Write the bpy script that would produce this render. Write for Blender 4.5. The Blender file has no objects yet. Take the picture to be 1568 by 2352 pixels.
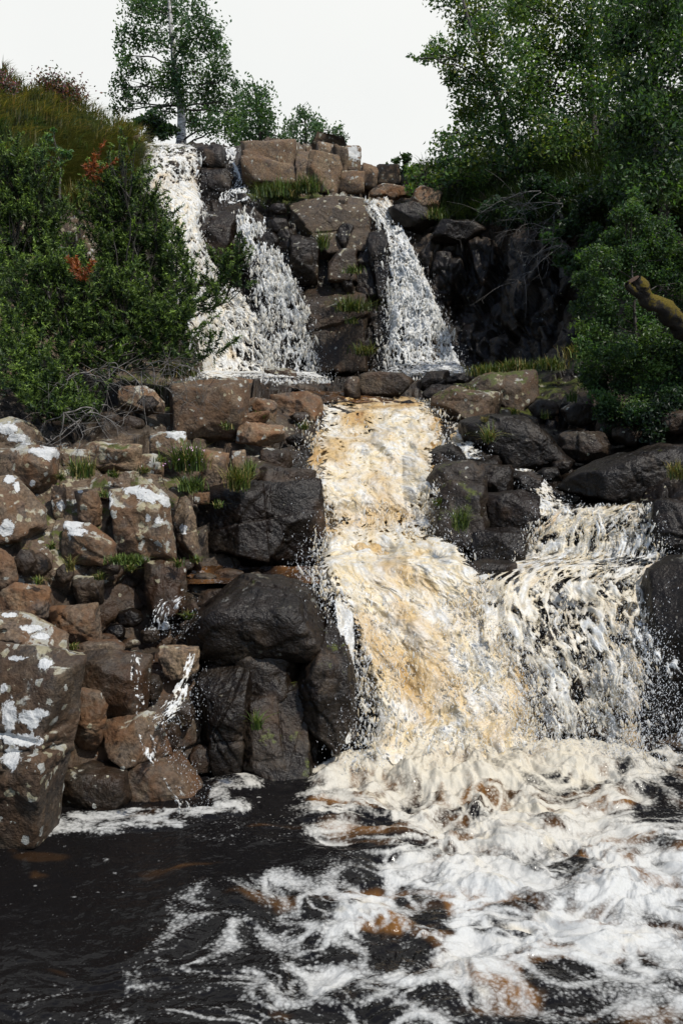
import bpy, math, random
import numpy as np
R = math.radians
sc = bpy.context.scene
COL = sc.collection
# ---------------------------------------------------------------- camera, sky, sun, exposure
F = 2352 * 35.0 / 36.0          # focal length in units of a 1568 x 2352 frame
CH = 2.5                        # eye height above the pool
PITCH = R(6.9)                  # camera tilted down
cam_d = bpy.data.cameras.new('camera')
cam = bpy.data.objects.new('camera', cam_d)
COL.objects.link(cam)
cam_d.sensor_fit = 'VERTICAL'
cam_d.sensor_height = 36.0
cam_d.lens = 35.0
cam_d.clip_end = 2000
cam.location = (0, 0, CH)
cam.rotation_euler = (math.pi / 2 - PITCH, 0, 0)
sc.camera = cam
sc.render.resolution_x = 682
sc.render.resolution_y = 1024
sc.view_settings.view_transform = 'Standard'
sc.view_settings.look = 'None'
sc.view_settings.exposure = 0.5
sc.view_settings.gamma = 1.0
sc.cycles.max_bounces = 8
sc.cycles.diffuse_bounces = 3
sc.cycles.glossy_bounces = 3
sc.cycles.transmission_bounces = 4
sc.cycles.transparent_max_bounces = 24
sc.cycles.caustics_reflective = False
sc.cycles.caustics_refractive = False

TOSUN = np.array([0.40, -0.40, 0.82]); TOSUN /= np.linalg.norm(TOSUN)
SUN_EL = math.asin(TOSUN[2]); SUN_AZ = math.atan2(TOSUN[0], TOSUN[1])
w = bpy.data.worlds.new('World'); sc.world = w
w.use_nodes = True
nt = w.node_tree; nt.nodes.clear()
def _n(t, typ, **kw):
    n = t.nodes.new(typ)
    for k, v in kw.items():
        setattr(n, k, v)
    return n
wo = _n(nt, 'ShaderNodeOutputWorld'); bg = _n(nt, 'ShaderNodeBackground')
sky = _n(nt, 'ShaderNodeTexSky', sky_type='NISHITA', sun_disc=False)
sky.sun_elevation = SUN_EL; sky.sun_rotation = SUN_AZ
tc = _n(nt, 'ShaderNodeTexCoord'); nz = _n(nt, 'ShaderNodeTexNoise')
nz.inputs['Scale'].default_value = 1.6; nz.inputs['Detail'].default_value = 5; nz.inputs['Roughness'].default_value = 0.55
# a bank of bright thin cloud over the head of the valley, broken cloud elsewhere
sx = _n(nt, 'ShaderNodeSeparateXYZ'); ma = _n(nt, 'ShaderNodeMath', operation='MULTIPLY_ADD'); rmp = _n(nt, 'ShaderNodeMapRange', interpolation_type='SMOOTHSTEP')
nt.links.new(tc.outputs['Generated'], sx.inputs[0]); nt.links.new(tc.outputs['Generated'], nz.inputs['Vector'])
nt.links.new(sx.outputs['Y'], ma.inputs[0]); ma.inputs[1].default_value = 0.42
nt.links.new(nz.outputs['Fac'], ma.inputs[2]); nt.links.new(ma.outputs[0], rmp.inputs['Value'])
rmp.inputs['From Min'].default_value = 0.46; rmp.inputs['From Max'].default_value = 0.72
mx = _n(nt, 'ShaderNodeMix', data_type='RGBA')
nt.links.new(rmp.outputs['Result'], mx.inputs['Factor'])
nt.links.new(sky.outputs['Color'], mx.inputs['A'])
n2 = _n(nt, 'ShaderNodeTexNoise'); n2.inputs['Scale'].default_value = 3.2; n2.inputs['Detail'].default_value = 6
cl = _n(nt, 'ShaderNodeMix', data_type='RGBA'); nt.links.new(n2.outputs['Fac'], cl.inputs['Factor']); nt.links.new(tc.outputs['Generated'], n2.inputs['Vector'])
cl.inputs['A'].default_value = (4.3, 4.42, 4.4, 1); cl.inputs['B'].default_value = (4.95, 4.95, 4.8, 1)     # bright thin cloud
nt.links.new(cl.outputs['Result'], mx.inputs['B'])
nt.links.new(mx.outputs['Result'], bg.inputs['Color'])
bg.inputs['Strength'].default_value = 0.14
nt.links.new(bg.outputs[0], wo.inputs['Surface'])
sl = bpy.data.lights.new('sun', 'SUN'); so = bpy.data.objects.new('sun', sl); COL.objects.link(so)
sl.energy = 3.6; sl.angle = R(1.0); sl.color = (1.0, 0.95, 0.86)
so.rotation_euler = (math.pi / 2 - SUN_EL, 0, math.pi - SUN_AZ)
so.location = (8, -3, 20)

# ---------------------------------------------------------------- numpy helpers
sp_, cp_ = math.sin(PITCH), math.cos(PITCH)
def W(px, py, Y):
    """world point seen at (px, py) of the 1568 x 2352 frame at depth Y"""
    px = np.asarray(px, float); py = np.asarray(py, float); Y = np.asarray(Y, float)
    cx = (px - 784) / F; cy = (1176 - py) / F
    dy = cp_ + cy * sp_; dz = -sp_ + cy * cp_
    t = Y / dy
    return np.stack(np.broadcast_arrays(cx * t, Y, CH + dz * t), -1)
def PIX(P):
    x, y, z = P[..., 0], P[..., 1], P[..., 2] - CH
    fw = y * cp_ - z * sp_; up = y * sp_ + z * cp_
    return 784 + F * x / fw, 1176 - F * up / fw
def hsh(ix, iy, iz, s):
    h = (ix.astype(np.uint32) * np.uint32(374761393) + iy.astype(np.uint32) * np.uint32(668265263)
         + iz.astype(np.uint32) * np.uint32(2147483647) + np.uint32(s * 974711 + 12345))
    h = (h ^ (h >> np.uint32(13))) * np.uint32(1274126177)
    h = (h ^ (h >> np.uint32(16))) * np.uint32(2246822519)
    return h ^ (h >> np.uint32(15))
def h01(*a):
    return (hsh(*a) & np.uint32(0xFFFFFF)).astype(np.float32) / np.float32(0xFFFFFF)
_G = np.random.RandomState(5).normal(size=(256, 3)).astype(np.float32)
_G /= np.linalg.norm(_G, axis=1)[:, None]
def perlin(p, s=0):
    p = np.asarray(p, np.float32)
    i = np.floor(p); f = p - i; i = i.astype(np.int64)
    u = f * f * f * (f * (f * 6 - 15) + 10)
    out = 0
    for dx in (0, 1):
        wx = u[:, 0] if dx else 1 - u[:, 0]
        for dy in (0, 1):
            wy = u[:, 1] if dy else 1 - u[:, 1]
            for dz in (0, 1):
                wz = u[:, 2] if dz else 1 - u[:, 2]
                g = _G[hsh(i[:, 0] + dx, i[:, 1] + dy, i[:, 2] + dz, s) & np.uint32(255)]
                d = g[:, 0] * (f[:, 0] - dx) + g[:, 1] * (f[:, 1] - dy) + g[:, 2] * (f[:, 2] - dz)
                out = out + wx * wy * wz * d
    return out * 1.5
def fbm(p, o=4, s=0, gain=0.5, lac=2.03):
    p = np.asarray(p, np.float32); a = 1.0; r = 0; tot = 0
    for k in range(o):
        r = r + a * perlin(p, s + k * 17); tot += a
        p = p * lac + 7.31; a *= gain
    return r / tot
def billow(p, o=4, s=0, gain=0.5):
    p = np.asarray(p, np.float32); a = 1.0; r = 0; tot = 0
    for k in range(o):
        r = r + a * np.abs(perlin(p, s + k * 17)); tot += a
        p = p * 2.03 + 7.31; a *= gain
    return r / tot
def worley(p, s=0, jit=0.95):
    """F1, F2 and a random value of the nearest cell"""
    p = np.asarray(p, np.float32); n = len(p)
    b = np.floor(p).astype(np.int64)
    f1 = np.full(n, 9, np.float32); f2 = np.full(n, 9, np.float32); cid = np.zeros(n, np.float32)
    for dx in (-1, 0, 1):
        for dy in (-1, 0, 1):
            for dz in (-1, 0, 1):
                ix, iy, iz = b[:, 0] + dx, b[:, 1] + dy, b[:, 2] + dz
                h = hsh(ix, iy, iz, s)
                q = np.stack([(h & np.uint32(1023)), ((h >> np.uint32(10)) & np.uint32(1023)), ((h >> np.uint32(20)) & np.uint32(1023))], -1).astype(np.float32) / 1023
                d = np.stack([ix, iy, iz], -1) + 0.5 + (q - 0.5) * jit - p
                d = np.abs(d).max(1) * 0.55 + np.sqrt((d * d).sum(1)) * 0.45
                c = h01(ix, iy, iz, s + 99)
                m = d < f1
                f2 = np.where(m, f1, np.minimum(f2, d)); cid = np.where(m, c, cid); f1 = np.where(m, d, f1)
    return f1, f2, cid
def sstep(a, b, x):
    t = np.clip((x - a) / (b - a), 0, 1)
    return t * t * (3 - 2 * t)
def lerp(a, b, t):
    return a + (b - a) * t
def nrm(v):
    return v / np.maximum(np.linalg.norm(v, axis=-1, keepdims=True), 1e-9)

# ---------------------------------------------------------------- object helpers
def joinm(*parts):
    """join (V, [faces], colours) pieces into one set of arrays"""
    Vs, Fs, Cs, n = [], [], [], 0
    for V, Fc, c in parts:
        Vs.append(V); Cs.append(c)
        for f in (Fc if isinstance(Fc, list) else [Fc]): Fs.append(np.asarray(f) + n)
        n += len(V)
    return np.concatenate(Vs), Fs, np.concatenate(Cs)
def flatc(V, c): return np.tile(np.array([[*c, 1.0]]), (len(V), 1)) * np.concatenate([np.random.RandomState(1).uniform(.6, 1.4, (len(V), 1)) * np.ones((1, 3)), np.ones((len(V), 1))], 1)
def mk(name, V, Fc, mat, parent=None, attrs=None, smooth=True):
    """one mesh object from numpy arrays; attrs: name -> (n,) float or (n,4) colour per vertex"""
    V = np.asarray(V, np.float32)
    me = bpy.data.meshes.new(name)
    fl = Fc if isinstance(Fc, list) else [Fc]
    fl = [np.asarray(f, np.int32) for f in fl if len(f)]
    me.vertices.add(len(V)); me.vertices.foreach_set('co', V.ravel())
    idx = np.concatenate([f.ravel() for f in fl]); me.loops.add(len(idx)); me.loops.foreach_set('vertex_index', idx)
    cnt = np.concatenate([np.full(len(f), f.shape[1], np.int32) for f in fl])
    st = np.concatenate([[0], np.cumsum(cnt)[:-1]]).astype(np.int32)
    me.polygons.add(len(cnt)); me.polygons.foreach_set('loop_start', st)
    me.polygons.foreach_set('use_smooth', np.full(len(cnt), smooth, bool))
    me.update(calc_edges=True)
    for k, a in (attrs or {}).items():
        a = np.asarray(a, np.float32)
        if a.ndim == 1:
            at = me.attributes.new(k, 'FLOAT', 'POINT'); at.data.foreach_set('value', a)
        else:
            at = me.attributes.new(k, 'FLOAT_COLOR', 'POINT'); at.data.foreach_set('color', a.ravel())
    me.materials.append(mat)
    o = bpy.data.objects.new(name, me); COL.objects.link(o)
    if parent is not None:
        o.parent = parent
        loc = np.array(parent.location, np.float32)
        me.vertices.foreach_set('co', (V - loc).ravel()); me.update()
    return o
def tag(o, label, cat=None, group=None, kind=None):
    if label: o['label'] = label
    if cat: o['category'] = cat
    if group: o['group'] = group
    if kind: o['kind'] = kind
    return o
def thing(name, label, cat, loc, group=None):
    o = bpy.data.objects.new(name, None); COL.objects.link(o)
    o.location = tuple(float(v) for v in loc); o.empty_display_size = 0.2
    return tag(o, label, cat, group)
def gridfaces(nr, nc, keep=None):
    i = np.arange((nr - 1) * (nc - 1)); r = i // (nc - 1); c = i % (nc - 1)
    a = r * nc + c
    f = np.stack([a, a + nc, a + nc + 1, a + 1], -1)
    return f if keep is None else f[keep.ravel()]
def tubes(paths, sides=6):
    """paths: list of (points (k,3), radii (k,)) -> V, quads"""
    Vs, Fs, n0 = [], [], 0
    for P, rad in paths:
        P = np.asarray(P, float); k = len(P)
        t = nrm(np.gradient(P, axis=0))
        ref = np.array([0.31, 0.17, 0.94]) if abs(t[0, 2]) < 0.9 else np.array([1.0, 0.1, 0])
        a = nrm(np.cross(t, ref)); b = np.cross(t, a)
        an = np.linspace(0, 2 * math.pi, sides, endpoint=False)
        ring = P[:, None] + np.asarray(rad)[:, None, None] * (a[:, None] * np.cos(an)[None, :, None] + b[:, None] * np.sin(an)[None, :, None])
        Vs.append(ring.reshape(-1, 3))
        i = np.arange(k - 1)[:, None] * sides + np.arange(sides)[None]; j = np.arange(k - 1)[:, None] * sides + (np.arange(sides)[None] + 1) % sides
        Fs.append((np.stack([i, j, j + sides, i + sides], -1).reshape(-1, 4)) + n0)
        n0 += k * sides
    return np.concatenate(Vs), np.concatenate(Fs)
def bez(a, b, c, n=8):
    t = np.linspace(0, 1, n)[:, None]
    return (1 - t) ** 2 * a + 2 * t * (1 - t) * b + t * t * c

# ---------------------------------------------------------------- materials
class NT:
    def __init__(s, name):
        s.m = bpy.data.materials.new(name); s.m.use_nodes = True
        s.t = s.m.node_tree; s.t.nodes.clear()
        s.out = s.t.nodes.new('ShaderNodeOutputMaterial')
    def n(s, typ, **kw):
        return _n(s.t, typ, **kw)
    def set(s, sock, v):
        if hasattr(v, 'is_output') or isinstance(v, bpy.types.NodeSocket): s.t.links.new(v, sock)
        else: sock.default_value = v
    def attr(s, name, what='Fac'):
        return s.n('ShaderNodeAttribute', attribute_name=name, attribute_type='GEOMETRY').outputs[what]
    def pos(s):
        return s.n('ShaderNodeNewGeometry').outputs['Position']
    def noise(s, vec, scale, detail=4, rough=0.55, dist=0.0, out='Fac'):
        n = s.n('ShaderNodeTexNoise'); s.set(n.inputs['Vector'], vec)
        n.inputs['Scale'].default_value = scale; n.inputs['Detail'].default_value = detail
        n.inputs['Roughness'].default_value = rough; n.inputs['Distortion'].default_value = dist
        return n.outputs[out]
    def ramp(s, f, *st):
        n = s.n('ShaderNodeValToRGB'); s.set(n.inputs['Fac'], f); e = n.color_ramp.elements
        for i, (p, c) in enumerate(st):
            x = e[i] if i < 2 else e.new(p)
            x.position = p; x.color = c if isinstance(c, tuple) else (c, c, c, 1)
        return n.outputs['Color']
    def math(s, op, a, b=0.0, c=0.0, clamp=False):
        n = s.n('ShaderNodeMath', operation=op, use_clamp=clamp)
        s.set(n.inputs[0], a); s.set(n.inputs[1], b); s.set(n.inputs[2], c)
        return n.outputs[0]
    def mix(s, f, a, b, mode='MIX'):
        n = s.n('ShaderNodeMix', data_type='RGBA', blend_type=mode)
        s.set(n.inputs['Factor'], f); s.set(n.inputs['A'], a); s.set(n.inputs['B'], b)
        return n.outputs['Result']
    def smooth(s, v, lo, hi):
        n = s.n('ShaderNodeMapRange', interpolation_type='SMOOTHSTEP')
        s.set(n.inputs['Value'], v); n.inputs['From Min'].default_value = lo; n.inputs['From Max'].default_value = hi
        return n.outputs['Result']
    def bump(s, h, strength=0.5, dist=0.02, nrm=None):
        n = s.n('ShaderNodeBump'); n.inputs['Strength'].default_value = strength; n.inputs['Distance'].default_value = dist
        s.set(n.inputs['Height'], h)
        if nrm is not None: s.set(n.inputs['Normal'], nrm)
        return n.outputs['Normal']
    def bsdf(s, col, rough=0.6, spec=0.5, normal=None, **kw):
        n = s.n('ShaderNodeBsdfPrincipled'); s.set(n.inputs['Base Color'], col); s.set(n.inputs['Roughness'], rough)
        s.set(n.inputs['Specular IOR Level'], spec)
        if normal is not None: s.set(n.inputs['Normal'], normal)
        for k, v in kw.items(): s.set(n.inputs[k.replace('_', ' ')], v)
        return n.outputs[0]
    def done(s, sh):
        s.t.links.new(sh, s.out.inputs['Surface']); return s.m

def rgb(r, g, b): return (r, g, b, 1.0)

def make_rock_mat():
    m = NT('rock'); p = m.pos()
    wet = m.attr('wet'); lich = m.attr('lich'); iron = m.attr('iron'); moss = m.attr('moss'); blob = m.attr('blob'); tone = m.attr('tone')
    n1 = m.noise(p, 1.7, 5, .6, .3); n2 = m.noise(p, 9, 5, .62, .4); n3 = m.noise(p, 48, 3, .6)
    base = m.ramp(n1, (.30, rgb(.10, .088, .076)), (.72, rgb(.21, .175, .135)))
    base = m.mix(m.smooth(n2, .42, .62), base, rgb(.155, .112, .070))
    base = m.mix(m.math('MULTIPLY', m.smooth(m.noise(p, 2.6, 6, .65, .6), .52, .60), .7), base, m.mix(n3, rgb(.16, .125, .06), rgb(.34, .29, .22)))
    base = m.mix(m.smooth(m.noise(p, 5.3, 4, .6, .8), .54, .66), base, rgb(.09, .085, .085))
    base = m.mix(m.smooth(n3, .35, .7), m.mix(.5, base, rgb(.03, .026, .022)), m.mix(.25, base, rgb(.32, .27, .21)))
    # iron staining
    fi = m.math('MULTIPLY', m.smooth(m.noise(p, 4.1, 5, .62, .6), .40, .62), iron, clamp=True)
    base = m.mix(fi, base, m.mix(n2, rgb(.085, .042, .020), rgb(.21, .115, .052)))
    base = m.mix(1.0, base, rgb(.47, .43, .40), 'MULTIPLY')
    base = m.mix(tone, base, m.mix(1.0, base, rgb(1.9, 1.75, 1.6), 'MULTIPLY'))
    # wet darkening, also the juniper shadow painted on the terrain
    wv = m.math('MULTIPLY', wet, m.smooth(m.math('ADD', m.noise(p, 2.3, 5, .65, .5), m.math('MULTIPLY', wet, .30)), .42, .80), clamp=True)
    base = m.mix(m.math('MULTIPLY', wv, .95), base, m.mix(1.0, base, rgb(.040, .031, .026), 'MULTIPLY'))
    # lichen: specks, crusts and the big white blobs
    v = m.n('ShaderNodeTexVoronoi'); m.set(v.inputs['Vector'], m.mix(.06, p, m.noise(p, 14, 3, .6, out='Color'))); v.inputs['Scale'].default_value = 17
    vc = m.n('ShaderNodeSeparateColor'); m.set(vc.inputs[0], v.outputs['Color'])
    r = m.math('MULTIPLY', m.smooth(m.math('ADD', vc.outputs[0], m.math('MULTIPLY', lich, .55)), .80, 1.35), .50)
    spk = m.math('LESS_THAN', m.math('ADD', v.outputs['Distance'], m.math('MULTIPLY', m.math('SUBTRACT', m.noise(p, 40, 4, .7), .5), .7)), r)
    up = m.n('ShaderNodeSeparateXYZ'); m.set(up.inputs[0], m.n('ShaderNodeNewGeometry').outputs['Normal'])
    cr = m.math('ADD', m.noise(p, 3.6, 6, .68, .5), m.math('MULTIPLY', up.outputs[2], .13))
    crust = m.smooth(m.math('ADD', cr, m.math('MULTIPLY', lich, .17)), .74, .79)
    lf = m.math('MULTIPLY', m.math('MAXIMUM', spk, crust), m.smooth(lich, .02, .12))
    lcol = m.mix(m.smooth(m.noise(p, 7, 4, .6), .4, .6), m.mix(m.noise(p, 60, 2), rgb(.15, .155, .14), rgb(.40, .40, .37)), m.mix(n3, rgb(.16, .145, .09), rgb(.30, .27, .18)))
    base = m.mix(m.math('MULTIPLY', lf, .82), base, lcol)
    bl = m.smooth(m.math('ADD', blob, m.math('MULTIPLY', m.math('SUBTRACT', m.noise(p, 20, 6, .7), .5), 1.7)), .45, .55)
    base = m.mix(m.math('MULTIPLY', bl, .93), base, m.mix(n3, rgb(.32, .33, .33), rgb(.50, .50, .49)))
    # moss
    mf = m.smooth(m.math('ADD', m.math('ADD', m.noise(p, 6, 5, .65), m.math('MULTIPLY', up.outputs[2], .12)), m.math('MULTIPLY', moss, .36)), .80, .90)
    mf = m.math('MULTIPLY', mf, m.smooth(moss, .02, .1))
    base = m.mix(mf, base, m.mix(n3, rgb(.014, .022, .005), rgb(.075, .082, .016)))
    h = m.math('ADD', m.math('MULTIPLY', n2, .9), m.math('MULTIPLY', n3, .35))
    h = m.math('ADD', h, m.math('MULTIPLY', bl, .25))
    nm = m.bump(h, .75, .035)
    nm = m.bump(m.noise(p, 130, 2, .6), .35, .008, nm)
    rough = m.math('SUBTRACT', .85, m.math('MULTIPLY', wv, .5))
    rough = m.math('ADD', rough, m.math('MULTIPLY', m.math('SUBTRACT', n3, .5), .2))
    return m.done(m.bsdf(base, rough, m.math('SUBTRACT', .26, m.math('MULTIPLY', wv, .04)), nm))

def make_leaf_mat(name, trans=.35, rough=.45, spec=.35):
    m = NT(name); c = m.attr('col', 'Color')
    d = m.bsdf(c, rough, spec)
    t = m.n('ShaderNodeBsdfTranslucent'); m.set(t.inputs[0], m.mix(1.0, c, rgb(1.5, 1.6, .6), 'MULTIPLY'))
    x = m.n('ShaderNodeMixShader'); x.inputs[0].default_value = trans
    m.t.links.new(d, x.inputs[1]); m.t.links.new(t.outputs[0], x.inputs[2])
    return m.done(x.outputs[0])

def make_bark_mat(name, a, b, birch=False):
    m = NT(name); p = m.pos()
    n = m.noise(p, 16, 5, .65, .5)
    c = m.mix(m.smooth(n, .38, .62), a, b)
    if birch:
        mp = m.n('ShaderNodeMapping'); m.set(mp.inputs['Vector'], p); mp.inputs['Scale'].default_value = (2.2, 2.2, 9)
        c = m.mix(m.smooth(m.noise(mp.outputs[0], 1.6, 4, .7), .50, .58), c, rgb(.03, .028, .026))
    return m.done(m.bsdf(c, .85, .2, m.bump(n, .6, .02)))

def make_fall_mat():
    """white water: colour and cover come with the mesh, cover is cut sharp"""
    m = NT('white_water'); p = m.pos()
    c = m.attr('wcol', 'Color'); a = m.attr('cov')
    g = m.noise(p, 70, 3, .65)
    a2 = m.smooth(m.math('ADD', a, m.math('MULTIPLY', m.math('SUBTRACT', g, .5), .34)), .42, .58)
    c = m.mix(m.smooth(m.noise(p, 38, 4, .7), .35, .65), m.mix(1.0, c, rgb(.84, .80, .73), 'MULTIPLY'), c)
    nm = m.bump(g, .25, .012)
    d = m.bsdf(c, .42, .3, nm)
    t = m.n('ShaderNodeBsdfTranslucent'); m.set(t.inputs[0], c)
    x = m.n('ShaderNodeMixShader'); x.inputs[0].default_value = .10
    m.t.links.new(d, x.inputs[1]); m.t.links.new(t.outputs[0], x.inputs[2])
    tr = m.n('ShaderNodeBsdfTransparent')
    y = m.n('ShaderNodeMixShader'); m.set(y.inputs[0], a2)
    m.t.links.new(tr.outputs[0], y.inputs[1]); m.t.links.new(x.outputs[0], y.inputs[2])
    return m.done(y.outputs[0])

def make_pool_mat():
    m = NT('peat_water'); p = m.pos()
    c = m.attr('wcol', 'Color'); fo = m.attr('foam')
    g = m.noise(p, 95, 3, .7); g2 = m.noise(p, 32, 4, .6)
    rip = m.bump(m.noise(p, 7, 4, .55), .35, .05)
    gv = m.n('ShaderNodeTexVoronoi'); m.set(gv.inputs['Vector'], p); gv.inputs['Scale'].default_value = 48
    gr = m.math('ADD', m.math('MULTIPLY', m.math('SUBTRACT', g, .5), .75), m.math('MULTIPLY', m.math('SUBTRACT', .42, gv.outputs['Distance']), .62))
    gr = m.math('ADD', gr, m.math('MULTIPLY', m.math('SUBTRACT', g2, .5), .55))
    wt = m.math('SUBTRACT', 1.15, fo)
    f = m.smooth(m.math('ADD', fo, m.math('MULTIPLY', gr, m.math('MAXIMUM', wt, .25))), .22, .95)
    wat = m.bsdf(c, .12, .10, rip)
    ft = m.attr('ftint')
    foam = m.bsdf(m.mix(ft, m.mix(g, rgb(.29, .31, .33), rgb(.455, .47, .475)), m.mix(g, rgb(.36, .315, .23), rgb(.47, .435, .36))), .6, .2, m.bump(g, .25, .010))
    x = m.n('ShaderNodeMixShader'); m.set(x.inputs[0], f)
    m.t.links.new(wat, x.inputs[1]); m.t.links.new(foam, x.inputs[2])
    return m.done(x.outputs[0])

def make_plain(name, col, rough=.6, spec=.3, scale=20, var=.5):
    m = NT(name); n = m.noise(m.pos(), scale, 4, .6)
    c = m.mix(n, tuple(v * (1 - var) for v in col[:3]) + (1,), tuple(min(1, v * (1 + var)) for v in col[:3]) + (1,))
    return m.done(m.bsdf(c, rough, spec, m.bump(n, .4, .01)))

M_ROCK = make_rock_mat()
M_LEAF = make_leaf_mat('leaf', .45)
M_NEEDLE = make_leaf_mat('needle', .3, .5, .25)
M_GRASS = make_leaf_mat('grass_blade', .2, .5, .25)
M_BARK = make_bark_mat('bark', rgb(.035, .03, .026), rgb(.10, .09, .08))
M_TWIG = make_bark_mat('bare_twig', rgb(.05, .046, .042), rgb(.15, .14, .13))
M_BIRCH = make_bark_mat('birch_bark', rgb(.20, .195, .185), rgb(.40, .39, .37), True)
M_FALL = make_fall_mat()
M_POOL = make_pool_mat()
def make_drop():
    m = NT('water_drop'); x = m.n('ShaderNodeMixShader'); x.inputs[0].default_value = .5
    m.t.links.new(m.n('ShaderNodeBsdfTransparent').outputs[0], x.inputs[1]); m.t.links.new(m.bsdf(rgb(.68, .70, .72), .3, .5), x.inputs[2])
    return m.done(x.outputs[0])
M_DROP = make_drop()
def make_splash():
    m = NT('splash'); c = m.mix(1.0, m.attr('wcol', 'Color'), rgb(1.35, 1.35, 1.35), 'MULTIPLY')
    t = m.n('ShaderNodeBsdfTranslucent'); m.set(t.inputs[0], c); x = m.n('ShaderNodeMixShader'); x.inputs[0].default_value = .5
    m.t.links.new(m.bsdf(c, .5, .2), x.inputs[1]); m.t.links.new(t.outputs[0], x.inputs[2])
    y = m.n('ShaderNodeMixShader'); y.inputs[0].default_value = .72
    m.t.links.new(m.n('ShaderNodeBsdfTransparent').outputs[0], y.inputs[1]); m.t.links.new(x.outputs[0], y.inputs[2])
    return m.done(y.outputs[0])
M_SPLASH = make_splash()

# ---------------------------------------------------------------- the lie of the land: depth profiles up the slope
def bedY(py):
    a = PITCH + np.arctan((np.asarray(py, float) - 1176) / F)
    return (CH + 0.5) / np.tan(np.maximum(a, .03))
PROF = {   # column -> (height in the frame, depth) from the shore upwards
 -500: [(1980,4.6),(1500,5.0),(1380,5.8),(1020,7.4),(960,8.2),(700,9.5),(380,12.5),(150,17)],
 -150: [(1930,4.9),(1500,5.1),(1390,5.9),(1030,7.6),(980,8.4),(700,10),(390,13.2),(185,18)],
 80:   [(1890,5.5),(1515,5.7),(1410,6.5),(1280,6.9),(1045,7.9),(990,8.8),(700,10.5),(400,14),(215,19)],
 190:  [(1868,5.85),(1660,6.0),(1510,6.35),(1480,6.9),(1300,7.1),(1120,7.6),(1030,8.3),(930,9.4),(700,11.5),(430,15),(255,19.5)],
 300:  [(1852,6.0),(1650,6.15),(1495,6.5),(1475,7.1),(1320,7.3),(1150,7.5),(1020,8.4),(890,9.8),(860,11),(700,13),(450,16),(325,19.2),(318,23)],
 400:  [(1845,6.1),(1660,6.25),(1495,6.6),(1470,7.1),(1330,7.5),(1140,7.8),(1010,8.8),(885,10.2),(870,12.5),(700,15.5),(450,17.8),(380,18.2),(340,19.0),(334,23)],
 500:  [(1800,6.35),(1500,6.7),(1350,7.1),(1318,8.0),(1150,8.15),(1050,8.7),(890,10.5),(873,12),(868,16.8),(600,17.6),(480,18.1),(455,18.8),(345,19.4),(336,23)],
 620:  [(1795,6.45),(1480,6.8),(1350,7.1),(1316,8.1),(1110,8.4),(1000,9.6),(900,10.8),(880,12.5),(868,16.9),(600,17.3),(450,17.9),(435,18.9),(335,19.4),(325,23)],
 740:  [(1790,6.6),(1400,7.1),(1320,7.5),(1296,8.3),(1120,8.9),(950,10.9),(905,12.2),(870,16.9),(600,17.2),(460,17.7),(445,18.9),(340,19.5),(335,23)],
 830:  [(1765,6.75),(1480,7.3),(1330,7.8),(1292,8.4),(1120,9.3),(955,11),(905,13),(868,16.7),(600,17.2),(462,17.7),(450,18.8),(390,19.8),(385,24)],
 920:  [(1755,6.85),(1480,7.4),(1320,7.9),(1280,8.5),(1120,9.4),(945,11.1),(895,13.5),(860,16.3),(600,17.3),(465,18.4),(440,19.2),(395,20.2),(390,24)],
 1010: [(1750,6.9),(1480,7.4),(1320,7.95),(1285,8.5),(1110,9.0),(1040,10.0),(930,11.2),(865,14.5),(850,16.4),(560,17.1),(480,18.3),(430,20),(390,24)],
 1100: [(1740,6.95),(1480,7.4),(1335,7.8),(1290,8.5),(1090,9.0),(1060,9.6),(970,10.2),(900,12),(853,15.5),(560,16.8),(470,18),(410,20),(360,24)],
 1200: [(1735,7.0),(1480,7.4),(1320,7.9),(1290,8.4),(1200,8.6),(1090,9.2),(1060,9.8),(970,10.3),(890,12.3),(850,14.6),(560,15.8),(460,17),(390,20),(330,24)],
 1320: [(1735,7.0),(1480,7.4),(1310,7.9),(1290,8.3),(1175,8.5),(1150,9.0),(1060,9.7),(960,10.8),(840,12.5),(810,13.3),(500,15),(400,17),(280,22)],
 1420: [(1735,6.95),(1480,7.3),(1310,7.8),(1285,8.2),(1170,8.4),(1155,8.8),(1045,9.4),(990,10.3),(870,11.6),(700,12.8),(450,14.5),(330,17),(260,22)],
 1520: [(1720,6.8),(1480,7.2),(1320,7.6),(1290,8.0),(1165,8.2),(1150,8.5),(1030,9.0),(980,9.8),(850,10.8),(600,12),(400,14),(240,20)],
 1700: [(1740,6.4),(1320,7.1),(1290,7.5),(1150,7.9),(1010,8.5),(850,9.8),(600,11),(400,13),(200,19)],
 2200: [(1850,5.4),(1320,6.1),(1150,7.0),(1000,7.7),(800,8.8),(500,10.5),(150,17)],
}
_PX = np.array(sorted(PROF)); _PYG = np.arange(0, 2402, 2.0)
_TAB = np.stack([np.interp(_PYG, [a for a, b in PROF[k]][::-1], [b for a, b in PROF[k]][::-1]) for k in _PX])
_TOP = np.array([PROF[k][-1][0] for k in _PX], float)
def terrY(px, py):
    """depth of the (undisplaced) slope at a frame position"""
    px = np.asarray(px, float); py = np.asarray(py, float)
    px, py = np.broadcast_arrays(px, py)
    i = np.clip(np.searchsorted(_PX, px) - 1, 0, len(_PX) - 2)
    t = np.clip((px - _PX[i]) / (_PX[i + 1] - _PX[i]), 0, 1)
    g = np.clip(py / 2.0, 0, len(_PYG) - 1.001); j = g.astype(int); u = g - j
    a = _TAB[i, j] * (1 - u) + _TAB[i, j + 1] * u; b = _TAB[i + 1, j] * (1 - u) + _TAB[i + 1, j + 1] * u
    return np.minimum(a * (1 - t) + b * t, bedY(py))

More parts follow.
